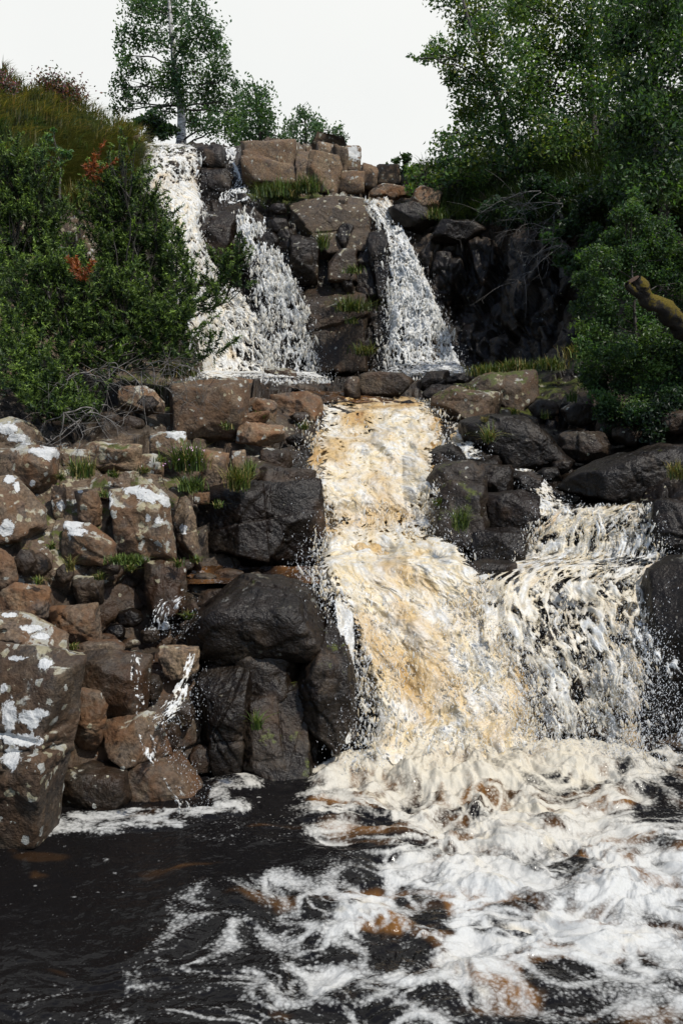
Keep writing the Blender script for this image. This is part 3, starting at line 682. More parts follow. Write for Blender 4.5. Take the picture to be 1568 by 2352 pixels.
rock('boulder', 'black block holding back the thin water curtain', '1496,1170 1540,1156 1640,1152 1640,1300 1540,1290 1490,1240', 'wet', p=6, dep=.8, push=0, iron=.5, group=EAST)
rock('boulder', 'tall black spray-wet boulder at the end of the lower fall', '1506,1336 1560,1304 1680,1296 1680,1740 1500,1720 1446,1660 1470,1500', 'wet', p=4, dep=.7, push=-.05, nf=4, cut=(.85,.97), group=EAST)
rock('rock', 'angular shaded stone in the hollow under the bush', '1280,1008 1320,990 1378,1000 1400,1040 1372,1064 1300,1050', 'damp', group=EAST)
rock('rock', 'shaded stone half under the leafy bush, dotted with pale lichen', '1370,960 1420,936 1480,950 1492,1000 1440,1020 1384,1006', 'damp', lich=.6, group=EAST)
# the head of the falls
rock('cliff_block', 'big brown block with a flat sunlit face at the head of the falls', '552,330 572,322 612,326 660,338 678,348 684,394 676,428 640,436 590,424 562,396', 'brown', p=7, dep=.7, Y=18.9, tone=0.60, iron=.3, lich=0.30, cut=(.88,.98), sq=1.5, nf=2, rough=.018, group=TOPR)
rock('cliff_block', 'narrow grey-brown pillar pressed against the big brown block', '680,346 700,340 712,352 716,400 708,440 684,432', 'brown', p=6, Y=18.8, tone=0.52, iron=.3, moss=.3, dep=.55, sq=1.5, nf=2, rough=.018, group=TOPR)
rock('cliff_block', 'tall brown slab face with vertical cracks beside the narrow pillar', '708,352 740,348 766,362 774,400 776,446 730,448 712,420', 'brown', p=7, Y=18.8, tone=0.56, iron=.3, dep=.55, sq=1.5, nf=2, rough=.018, group=TOPR)
rock('cliff_block', 'grey lichened column group on the skyline', '726,338 744,330 760,328 776,340 784,390 770,420 752,392 734,360', 'grey', p=7, Y=19.3, tone=.9, lich=0.54, dep=.55, sq=1.5, nf=2, rough=.018, group=TOPR)
rock('cliff_block', 'dark-sided pillar on the skyline next to the pale end column', '764,334 786,336 794,360 798,420 782,430 770,380', 'grey', p=7, Y=19.25, lich=0.36, dep=.55, sq=1.5, nf=2, rough=.018, group=TOPR)
rock('cliff_block', 'pale whitish end column standing highest on the skyline', '792,340 810,334 828,338 829,372 822,400 800,398', 'grey', p=7, Y=19.4, tone=1.0, lich=0.60, blobs=[(812,352,14,18)], dep=.55, sq=1.5, nf=2, rough=.018, group=TOPR)
rock('cliff_block', 'white-speckled block below the skyline columns', '776,400 804,392 832,402 836,438 800,446 780,436', 'pale', p=6, Y=18.9, lich=0.57, dep=.55, sq=1.5, nf=2, rough=.018, group=TOPR)
rock('cliff_block', 'wide grey slab with white speckles capping the middle cliff', '662,462 690,454 742,456 780,444 824,448 846,462 852,500 848,560 800,596 752,590 716,540 676,494', 'grey', p=7, dep=.5, Y=17.75, tone=.1, lich=0.45, wet=.45, cut=(.86,.97), sq=1.5, nf=2, rough=.018, group=TOPR)
rock('boulder', 'dark wet block dividing the western upper fall', '450,496 468,484 508,478 534,488 542,506 540,548 514,598 478,604 456,580', 'wet', p=6, dep=.7, push=.12, lich=0.18, tone=.6, group=TOPR)
rock('rock', 'dark block on the lip between the wide fall and its thin neighbour', '452,346 472,334 500,334 516,350 520,386 490,398 458,376', 'wet', p=6, push=.1, tone=.4, group=TOPR)
rock('rock', 'tall dark dripping block beside the wide western fall', '462,402 480,386 512,390 532,414 540,456 524,474 478,476 462,440', 'wet', p=6, push=.1, tone=.3, group=TOPR)
rock('cliff_block', 'dark square pillar at the edge of the wide western fall', '278,320 296,312 320,312 326,342 322,420 300,440 284,420', 'grey', p=8, Y=18.4, wet=.4, tone=.1, lich=0.12, dep=.55, sq=1.5, nf=2, rough=.018, group=TOPR)
rock('rock', 'white-crusted rock on the skyline beside the dark square pillar', '244,306 258,294 274,300 280,326 268,356 250,348', 'pale', Y=18.6, lich=0.60, blobs=[(260,315,14,18)], group=TOPR)
rock('cliff_block', 'stepped brown blocks end piece against the bright sky', '830,384 850,376 862,386 866,420 848,436 832,430', 'brown', p=7, Y=19.2, tone=0.68, iron=.3, dep=.55, sq=1.5, nf=2, rough=.018, group=TOPR)
rock('cliff_block', 'small grey cube on the skyline gap', '864,394 880,382 912,378 918,400 914,424 872,426', 'grey', p=7, Y=19.6, tone=.7, dep=.55, sq=1.5, nf=2, rough=.018, group=TOPR)
rock('rock', 'low reddish stone under the skyline gap', '850,438 880,424 912,424 934,440 906,456 862,456', 'brown', p=5, Y=18.9, tone=.7, group=TOPR)
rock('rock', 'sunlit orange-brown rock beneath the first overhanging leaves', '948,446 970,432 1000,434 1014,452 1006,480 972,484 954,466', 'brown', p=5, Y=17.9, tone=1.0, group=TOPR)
rock('rock', 'black ribbed ledge glinting beside the eastern upper fall', '894,476 930,462 974,480 1000,510 960,530 910,516', 'wet', p=4, Y=17.7, group=TOPR)
rock('rock', 'low wet shelf with white glints under the leaves', '980,530 1020,508 1080,512 1110,530 1070,556 1000,556', 'wet', p=4, Y=17.0, group=TOPR)
rock('cliff_block', 'dark upright rib guarding the eastern upper fall', '848,506 868,498 886,520 890,560 888,640 872,700 854,640', 'wet', p=5, Y=17.1, lich=0.18, dep=.55, sq=1.5, nf=2, rough=.018, group=TOPR)
rock('cliff_block', 'brown-patched knob in the middle of the dark cliff', '664,556 690,536 722,544 734,580 728,640 700,656 672,620', 'wet', p=5, Y=17.25, tone=.3, lich=0.24, dep=.55, sq=1.5, nf=2, rough=.018, group=TOPR)
rock('cliff_block', 'grey triangular slab under the wide speckled slab', '752,620 790,574 816,570 820,620 800,650 760,650', 'damp', p=6, Y=17.1, lich=0.36, tone=.3, dep=.55, sq=1.5, nf=2, rough=.018, group=TOPR)
rock('cliff_block', 'dark bulge of rock below the grassy tuft of the middle cliff', '690,660 740,640 800,646 830,668 850,740 840,860 770,876 720,850 700,760', 'damp', p=6, dep=.5, Y=17.0, wet=.8, moss=.25, sq=1.5, nf=2, rough=.018, group=TOPR)
rock('rock', 'white-crusted crag showing between the two junipers', '106,520 130,500 160,498 186,520 184,580 160,624 120,610', 'grey', p=5, Y=11.6, lich=1.0, tone=.3, blobs=[(140,590,24,20),(120,520,12,16)], group=EAST)
rock('boulder', 'white-crusted boulder in the shade below the small juniper', '-30,984 20,962 56,972 90,1000 96,1028 40,1040 -30,1044', 'grey', p=4, lich=1.0, blobs=[(18,985,22,14),(40,1005,24,10),(60,1022,16,6)], group=BANK)
for (x, y, rx, ry, st) in [(255,1302,26,18,'damp'),(150,1318,22,20,'damp'),(300,1420,30,22,'wet'),(262,1452,26,18,'wet'),(345,1460,24,16,'damp'),(520,1320,50,14,'iron'),(420,1300,24,16,'damp'),(590,1328,46,12,'iron'),
        (500,1080,22,20,'damp'),(430,1090,26,24,'dry'),(575,1090,22,20,'damp'),(240,1470,30,14,'iron'),(300,1478,24,10,'iron'),(90,1300,30,26,'damp'),(60,1290,26,30,'damp'),
        (1160,1000,24,16,'damp'),(1330,950,40,30,'damp'),(1250,940,36,26,'damp'),(1260,1090,30,16,'wet'),(1290,1070,26,14,'wet'),(1440,1000,40,24,'damp'),(1540,970,44,30,'damp'),(940,930,22,12,'wet'),(690,960,22,14,'damp'),(680,1010,26,14,'wet'),
        (640,520,26,20,'wet'),(620,560,24,26,'wet'),(640,480,22,14,'wet'),(700,600,20,20,'damp'),(560,460,16,18,'wet'),(590,620,20,24,'wet'),(930,440,18,14,'brown'),(900,450,16,10,'brown'),(1040,480,22,14,'damp'),(1010,500,16,10,'wet'),
        (340,930,26,22,'damp'),(250,965,28,20,'damp'),(300,975,34,20,'damp'),(430,1440,18,12,'damp'),(505,1480,28,10,'iron'),(470,1330,30,14,'iron'),(395,1690,20,30,'damp'),(420,1640,26,36,'damp'),(350,1580,22,30,'damp')]:
    a = np.linspace(0, 2 * math.pi, 8)[:-1] + x; rr = np.random.RandomState(x).uniform(.8, 1.1, 7)
    rock('stone', 'small dark stone lodged in a gap between larger rocks', ' '.join('%f,%f' % (x + rx * k * math.cos(t), y + ry * k * math.sin(t)) for t, k in zip(a, rr)), st, p=4, push=.25, group='small stones wedged in the gaps')

# ---------------------------------------------------------------- falling water
C_WHITE = np.array([.56, .575, .58]); C_CREAM = np.array([.57, .48, .315]); C_TAN = np.array([.41, .27, .105]); C_AMB = np.array([.22, .09, .016])
FALLS['stream_above'] = [(884,650,800,.06),(900,690,806,.08),(915,720,830,.1),(932,740,985,.1)]
FALLS['ledge_film'] = [(1300,470,760,.06),(1318,440,770,.05),(1345,440,800,.06)]
FALLS['ribbon'] = [(1380,768,804,.3),(1440,772,812,.34),(1560,784,815,.36),(1640,786,812,.38),(1720,784,808,.4)]
FALLS['trickle_top'] = [(1362,429,455,0.33),(1385,417,451,0.51),(1410,389,449,0.62),(1440,375,433,0.62),(1470,357,415,0.52)]
FALLS['trickle_west'] = [(1500,327,355,0.33),(1540,333,361,0.51),(1600,341,375,0.62),(1650,355,387,0.66),(1690,369,407,0.73),(1740,383,419,0.81),(1775,417,451,0.81),(1820,437,473,0.71),(1865,447,493,0.62)]
FALLS['trickle_east'] = [(1508,453,473,0.39),(1560,449,471,0.62),(1610,427,467,0.70),(1645,399,451,0.73),(1672,385,415,0.77)]
FALLS['curtain'] = [(1168,1340,1500,.08),(1200,1345,1510,.16),(1260,1350,1500,.2),(1292,1340,1500,.2)]
FALLS['side_jet'] = [(1300,1440,1560,.08),(1330,1470,1540,.14),(1400,1420,1520,.3),(1500,1400,1500,.42),(1620,1420,1560,.5),(1745,1400,1570,.5)]
FALLS['dribble'] = [(500,606,612,.12),(560,602,616,.2),(640,596,612,.25)]
def fallsheet(rows, seed, cover, tan, fs=9.0, st=3.0, amp=.03, edge=.10, res=1.0, big=.06, back=0.0, white=.5, web=.5, k=10, puff=.03, bulge=None):
    ys = np.array([r[0] for r in rows], float)
    pyl = np.arange(ys[0], ys[-1], .5)
    xm = (np.interp(pyl, ys, [r[1] for r in rows]) + np.interp(pyl, ys, [r[2] for r in rows])) / 2
    Y0 = terrY(xm, pyl)
    d = np.concatenate([[0], np.cumsum(np.diff(pyl) + .25 * np.abs(np.diff(Y0)) * F / Y0[1:])])
    nv = int(d[-1] / res) + 2
    py = np.interp(np.linspace(0, d[-1], nv), d, pyl)
    def sm(v, k):
        k = max(1, int(k / res)); v = np.pad(v, k, 'edge')
        return np.convolve(v, np.ones(2 * k + 1) / (2 * k + 1), 'valid')
    xl = sm(np.interp(py, ys, [r[1] for r in rows]), 12); xr = sm(np.interp(py, ys, [r[2] for r in rows]), 12)
    ex_ = .42 * edge * F / terrY((xl + xr) / 2, py); xl = xl - ex_; xr = xr + ex_
    of = sm(np.interp(py, ys, [r[3] for r in rows]), 6)
    nu = int((xr - xl).max() / res) + 3
    u = np.linspace(-.12, 1.12, nu)
    PXg = xl[:, None] + u[None] * (xr - xl)[:, None]; PYg = np.repeat(py[:, None], nu, 1)
    Yg = terrY(PXg, PYg)                # the rock under the sheet, smoothed so the water arcs over ledges
    for _ in range(2):
        kk = max(2, int(k / res)); Yp = np.pad(Yg, ((kk, kk), (0, 0)), 'edge'); cs = np.cumsum(np.concatenate([np.zeros((1, nu)), Yp]), 0)
        Yg = (cs[2 * kk + 1:] - cs[:-2 * kk - 1]) / (2 * kk + 1)
    P = W(PXg, PYg, Yg)
    out = nrm(np.array([0.0, -1.0, .35]))
    wid = (xr - xl) / F * Yg.mean(1)
    s = (u[None] * wid[:, None]); t = np.concatenate([[0], np.cumsum(np.linalg.norm(np.diff(P[:, nu // 2], axis=0), axis=1))])
    t = np.repeat(t[:, None], nu, 1)
    S = s.ravel(); T = t.ravel(); one = np.ones(len(S))
    S2 = S + .10 * fbm(np.stack([S * 2.2, T * 2.0, one * seed * 3.7], -1), 3, seed)
    T2 = T + .16 * fbm(np.stack([S * 3.0, T * 1.2, one * seed * 1.7], -1), 3, seed + 40)
    q1 = np.stack([S2 * fs, T2 * fs / st, one * seed * 1.3], -1)
    strand = fbm(q1, 4, seed + 3, .55)
    fine = fbm(q1 * np.array([2.7, 2.7 * min(st, 1.6), 1]), 3, seed + 9)
    ridge = 1 - 2.6 * np.abs(perlin(q1 * .8 + .3 * fine[:, None] + 11, seed + 13)); ridge2 = 1 - 2.6 * np.abs(perlin(q1 * 1.7 + .2 * strand[:, None] + 5, seed + 14))
    wb = np.maximum(ridge, ridge2 * .85)
    low = fbm(np.stack([S2 * 2.0, T * 1.3, one * (seed + .5)], -1), 3, seed + 5)
    mid = fbm(np.stack([S2 * 4.5, T2 * 4.5 / min(st, 2), one * (seed + 2.5)], -1), 3, seed + 6)
    ed = (np.minimum(u, 1 - u)[None] * wid[:, None]).ravel()
    ef = sstep(-.5, 1, ed / edge) - 1
    vv = np.repeat(np.linspace(0, 1, nv)[:, None], nu, 1).ravel()
    uu = np.tile(u, nv)
    cv = cover(uu, vv) if callable(cover) else cover
    cov = cv + .45 * strand + web * .55 * (wb - .45) + .40 * low + .45 * fine + 1.1 * ef - .8 * sstep(.05, 0, vv + .04 * low) - .8 * sstep(.95, 1.0, vv + .05 * strand)
    disp = of.repeat(nu) + amp * (1.2 * strand + .9 * web * (wb - .4) + .5 * fine) + big * (1.2 * low + .8 * mid) + puff * (2.0 * billow(np.stack([S2 * 5.5, T2 * 4.2, one * (seed + 4.5)], -1), 3, seed + 70) - .6)
    if bulge is not None: disp = disp + bulge(uu, vv) * (1 + 1.5 * low)
    disp = disp * lerp(1, .6, sstep(.14, 0, ed / np.maximum(wid.repeat(nu), 1e-3))) - back
    V = P.reshape(-1, 3) + out * disp[:, None]
    # colour: foam where it breaks, tea-brown where it is thick and smooth
    tn = tan(uu, vv) if callable(tan) else tan
    a = np.clip(tn + 1.45 * fbm(np.stack([S2 * 2.3, T2 * 1.5, one * (seed + 8.)], -1), 3, seed + 21, .5) - .35 * strand - .15 * (wb - .4) + .35 * fine, 0, 1.8)
    wv = np.clip(white + 1.1 * strand + .7 * fine + .35 * (wb - .4), 0, 1)
    c = lerp(C_CREAM, C_WHITE, wv[:, None]); c = lerp(c, C_TAN, .9 * sstep(.0, 1.15, a)[:, None]); c = lerp(c, C_AMB, .8 * sstep(1.05, 1.7, a)[:, None])
    stk = fbm(np.stack([S2 * 26, T2 * 7, one * (seed + 6.)], -1), 3, seed + 33); c = c * (1 - .28 * sstep(.0, .3, -stk))[:, None]
    col = np.concatenate([c, np.ones((len(c), 1))], 1)
    return V, gridfaces(nv, nu), dict(wcol=col, cov=np.clip(cov, 0, 1)), (P, xl, xr, py)
_OCT = np.array([[1,0,0],[-1,0,0],[0,1,0],[0,-1,0],[0,0,1],[0,0,-1]], float)
_OCF = np.array([[0,2,4],[2,1,4],[1,3,4],[3,0,4],[2,0,5],[1,2,5],[3,1,5],[0,3,5]])
def drops(pts, size, stretch, rs):
    n = len(pts); r = np.minimum(size * .5 * rs.lognormal(0, .6, n), size * 1.2)
    sc = np.stack([r, r, r * rs.uniform(1, stretch, n)], -1)
    V = _OCT[None] * sc[:, None] ; tilt = rs.normal(0, .35, (n, 1))
    V[..., 0] += tilt * V[..., 2]
    V = V + pts[:, None]
    Fc = (_OCF[None] + (np.arange(n) * 6)[:, None, None]).reshape(-1, 3)
    return V.reshape(-1, 3), Fc
def clots(P, xl, xr, py, rows, n, size, rs, side, warm=.4):
    V0, F0 = ico(1); k = len(V0)
    vi = (rs.rand(n) * (len(py) - 1)).astype(int)
    u = np.where(rs.rand(n) < side, np.where(rs.rand(n) < .5, rs.normal(.05, .07, n), rs.normal(.95, .07, n)), rs.rand(n))
    x = xl[vi] + u * (xr - xl)[vi]; y = py[vi]
    Y = terrY(np.clip(x, xl[vi], xr[vi]), y) - np.interp(y, [r[0] for r in rows], [r[3] for r in rows])
    C = W(x, y, Y - np.abs(rs.normal(.02, .07, n)))
    keep = (fbm(C * np.array([4, 4, 3]), 3, 5) > -.05) & (C[:, 2] > .02); C = C[keep]; n = len(C)
    r = np.minimum(size * rs.lognormal(0, .55, n), size * 2.6)
    sc = np.stack([r * rs.uniform(.6, 1.2, n), r * rs.uniform(.6, 1.2, n), r * rs.uniform(1.2, 4.2, n)], -1)
    V = V0[None] * sc[:, None] * rs.uniform(.65, 1.3, (n, k, 1)); V[..., 0] += rs.normal(0, .3, (n, 1)) * V[..., 2]
    V = (V + C[:, None]).reshape(-1, 3); Fc = (F0[None] + (np.arange(n) * k)[:, None, None]).reshape(-1, 3)
    c = lerp(C_WHITE, C_CREAM, rs.rand(n, 1) * warm) * rs.uniform(.85, 1.12, (n, 1))
    return V, Fc, dict(wcol=np.repeat(np.concatenate([c, np.ones((n, 1))], 1), k, 0), cov=np.ones(n * k))
def waterfall(name, key, label, seed, group, film=None, spray=0, ssz=0.0043, spread=.25, two=None, clot=None, **kw):
    rows = FALLS[key]
    V, Fc, at, (P, xl, xr, py) = fallsheet(rows, seed, **kw)
    base = P[-1, P.shape[1] // 2]
    t = thing(name, label, 'waterfall', base, group)
    mk('white_water', V, Fc, M_FALL, t, at)
    if two:
        k2 = dict(kw); k2.update(two)
        V, Fc, at, _ = fallsheet(rows, seed + 50, **k2)
        mk('white_water', V, Fc, M_FALL, t, at)
    if film is not None:
        k2 = dict(kw); k2.update(dict(cover=.95, back=.15, amp=.02, res=2.0, web=0)); k2.update(film)
        V, Fc, at, _ = fallsheet(rows, seed + 80, **k2)
        mk('water_film', V, Fc, M_FALL, t, at)
    if clot:
        V, Fc, at = clots(P, xl, xr, py, rows, *clot[:2], np.random.RandomState(seed + 7), *clot[2:])
        o = mk('splash', V, Fc, M_SPLASH, t, at); o['kind'] = 'stuff'
    if spray:
        rs = np.random.RandomState(seed)
        vi = (rs.beta(2.2, 1.2, spray) * (len(py) - 1)).astype(int)
        wd = (xr - xl)[vi]; sd = rs.rand(spray) < .5
        x = np.where(rs.rand(spray) < .45, np.where(sd, xl[vi], xr[vi]) + rs.normal(0, spread * 60 * (.35 + vi / len(py)), spray), xl[vi] + rs.rand(spray) * wd)
        y = py[vi] + rs.normal(0, 8, spray)
        Y = terrY(np.clip(x, xl[vi], xr[vi]), py[vi]) - np.interp(py[vi], [r[0] for r in rows], [r[3] for r in rows]) - np.abs(rs.normal(.05, .14, spray))
        pts = W(x, y, Y); pts = pts[pts[:, 2] > .0]
        V, Fc = drops(pts, ssz, 3.2, rs)
        o = mk('spray', V, Fc, M_DROP, t); o['kind'] = 'stuff'
    return t
UP = 'upper falls'; LO = 'lower falls'; TR = 'small trickles through the bank'
waterfall('waterfall', 'upper_west', 'broad cream waterfall plunging past the juniper beneath the tall birch', 3, UP, spray=5000, ssz=.005, clot=(4000, .0085, .25),
    cover=lambda u, v: lerp(.76, .38, sstep(.5, .8, v) * sstep(.15, .5, u)) - .30 * sstep(.26, .18, v), tan=lambda u, v: .18 * sstep(.45, .2, v) + .25 * sstep(.3, .05, u) * sstep(.5, .7, v) - .25, fs=9.5, st=1.9, amp=.03, big=.05, white=.7, web=1.0, puff=.012)
waterfall('waterfall', 'upper_mid', 'white veil of water fanning down the dark cliff to the lone square stone', 7, UP, spray=4000, ssz=.005, clot=(4000, .0085, .25),
    cover=lambda u, v: .56 - .1 * v, tan=-.9, fs=9, st=3.2, amp=.03, big=.06, white=.9, web=.8)
waterfall('waterfall', 'upper_mid_top', 'thin broken runnel dropping between dark blocks at the head of the falls', 9, UP, spray=700, ssz=.005, cover=.42, tan=-.9, fs=10, st=3, amp=.03, big=.05, white=.9, edge=.1, web=.8)
waterfall('waterfall', 'upper_east', 'white waterfall against the black shaded cliff, widening toward its foot', 13, UP, spray=5000, ssz=.005, clot=(4000, .0085, .25),
    cover=lambda u, v: lerp(.72, .50, sstep(.1, .6, v)), tan=lambda u, v: -.05 - .8 * sstep(0, .25, v), fs=9, st=2.3, amp=.035, big=.12, white=.95, web=.95, two=dict(back=-.08, cover=.36))
waterfall('waterfall', 'dribble', 'hair-thin dribble down wet dark rock beside the white veil', 15, UP, spray=120, ssz=.005, cover=.45, tan=-.9, fs=12, st=4, white=.8, edge=.04)
waterfall('cascade', 'chute', 'main cream and toffee coloured cascade rushing from the ledge down into the pool', 19, LO, spray=14000, ssz=.0036, spread=.5, clot=(9000, .0044, .34, 1.0), film={'tan': 1.0}, k=20,
    cover=lambda u, v: .80 + .16 * sstep(.4, .5, v) - .22 * sstep(.34, .42, v) * sstep(.5, .45, v) - .34 * sstep(.26, .06, u) * (1 - np.exp(-((v - .48) / .07) ** 2)) - .25 * sstep(.78, .95, u), tan=lambda u, v: .29 + .75 * sstep(.10, .03, v) + 1.2 * np.exp(-((u - .38) / .13) ** 2 - ((v - .115) / .03) ** 2) + .40 * np.exp(-((v - .40) / .035) ** 2) - .45 * np.exp(-((v - .50) / .05) ** 2) + .48 * np.exp(-((u - .36) / .25) ** 2 - ((v - .80) / .13) ** 2) - .4 * sstep(.92, 1, v),
    bulge=lambda u, v: .16 * np.exp(-((v - .50) / .05) ** 2) - .12 * np.exp(-((v - .41) / .04) ** 2) + .10 * np.exp(-((v - .2) / .05) ** 2) + .04 * sstep(.9, 1, v), fs=9, st=1.6, amp=.014, big=.11, white=.38, web=.6, puff=.028, edge=.24)
waterfall('waterfall', 'mid_side', 'narrow side spill from the cascade beside the great smooth boulder', 23, LO, spray=260, ssz=.004, cover=.62, tan=.2, fs=10, st=2.5, amp=.03, big=.03, white=.6, film={'tan': .9})
waterfall('waterfall', 'lower_east', 'wide ragged curtain of white strands with black rock showing through', 31, LO, spray=11000, ssz=.0036, spread=.5, k=14, clot=(7000, .0040, .22, .8),
    cover=lambda u, v: lerp(.62, .43, sstep(.25, .5, v)) + .10 * sstep(.85, .95, v) - .15 * sstep(.2, .1, v) * sstep(.45, .6, u), tan=lambda u, v: .08 + .5 * np.exp(-((u - .88) / .07) ** 2) * sstep(.3, .5, v) + .3 * sstep(.2, .1, v), fs=10, st=2.0, amp=.02, big=.13, white=.38, web=.8, edge=.2, two=dict(back=-.12, cover=.34, fs=7, st=2.8))
waterfall('waterfall', 'curtain', 'short amber curtain of thin threads pouring off the straight ledge', 37, LO, spray=440, ssz=0.0029, cover=.5, tan=.35, fs=13, st=8, amp=.025, big=.03, white=.55)
waterfall('waterfall', 'feeder', 'little feeder stream tumbling toward the ragged curtain', 41, LO, spray=550, ssz=0.0029, cover=.62, tan=.1, fs=10, st=2, amp=.05, big=.04, white=.6)
waterfall('waterfall', 'side_jet', 'loose spray of drops flung off the end of the ragged curtain', 43, LO, spray=3960, ssz=0.0031, spread=.7, cover=lambda u, v: .22, tan=-.1, fs=11, st=2.5, amp=.05, big=.06, white=.7)
waterfall('waterfall', 'ribbon', 'slender ribbon of water hanging beside the huge smooth dark boulder', 47, LO, spray=770, ssz=0.0025, cover=.5, tan=-.4, fs=13, st=7, amp=.025, big=.03, white=.7, edge=.04)
waterfall('trickle', 'trickle_top', 'first splash of the bank trickle beside the rust-streaked boulder', 53, TR, spray=264, ssz=0.0021, cover=.38, tan=-.2, fs=23, st=3.0, amp=.03, big=.02, white=.75, edge=.03, res=.7)
waterfall('trickle', 'trickle_west', 'longer bank trickle running from the ledge down to the pool foam', 59, TR, spray=572, ssz=0.0021, cover=.38, tan=-.2, fs=24, st=3.0, amp=.03, big=.02, white=.75, edge=.035, res=.7)
waterfall('trickle', 'trickle_east', 'shorter bank trickle slanting in below the pink-brown slab', 61, TR, spray=330, ssz=0.0021, cover=.38, tan=-.2, fs=24, st=3.0, amp=.03, big=.02, white=.75, edge=.03, res=.7)

# ---------------------------------------------------------------- thin brown water running over flat rock
def film(name, key, label, seed, cover, amber):
    V, Fc, at, _ = fallsheet(FALLS[key], seed, cover=.95, tan=-.5, fs=7, st=.8, amp=.012, big=.03, white=.6, edge=.12, res=1.4)
    p = V; n = fbm(p * np.array([4, 1.6, 4]), 4, seed); n2 = fbm(p * np.array([16, 5, 16]), 3, seed + 1)
    c = lerp(np.array([.012, .009, .008]), np.array([.10, .045, .014]), sstep(-.1, .6, n + amber)[:, None])
    at2 = dict(ftint=np.zeros(len(c)), wcol=np.concatenate([c, np.ones((len(c), 1))], 1), foam=np.clip(cover + .7 * n2 + .3 * n, 0, 1))
    keep = (at['cov'] > .45)
    Fk = Fc[keep[Fc].all(1)]
    o = mk(name, V, Fk, M_POOL, attrs=at2)
    return tag(o, label, kind='structure')
film('stream_water', 'stream_above', 'brown stream sliding over the ledge toward the cascade', 71, .18, .25)
film('ledge_water', 'ledge_film', 'thin rusty sheet of water on the rock ledge', 73, .12, .25)

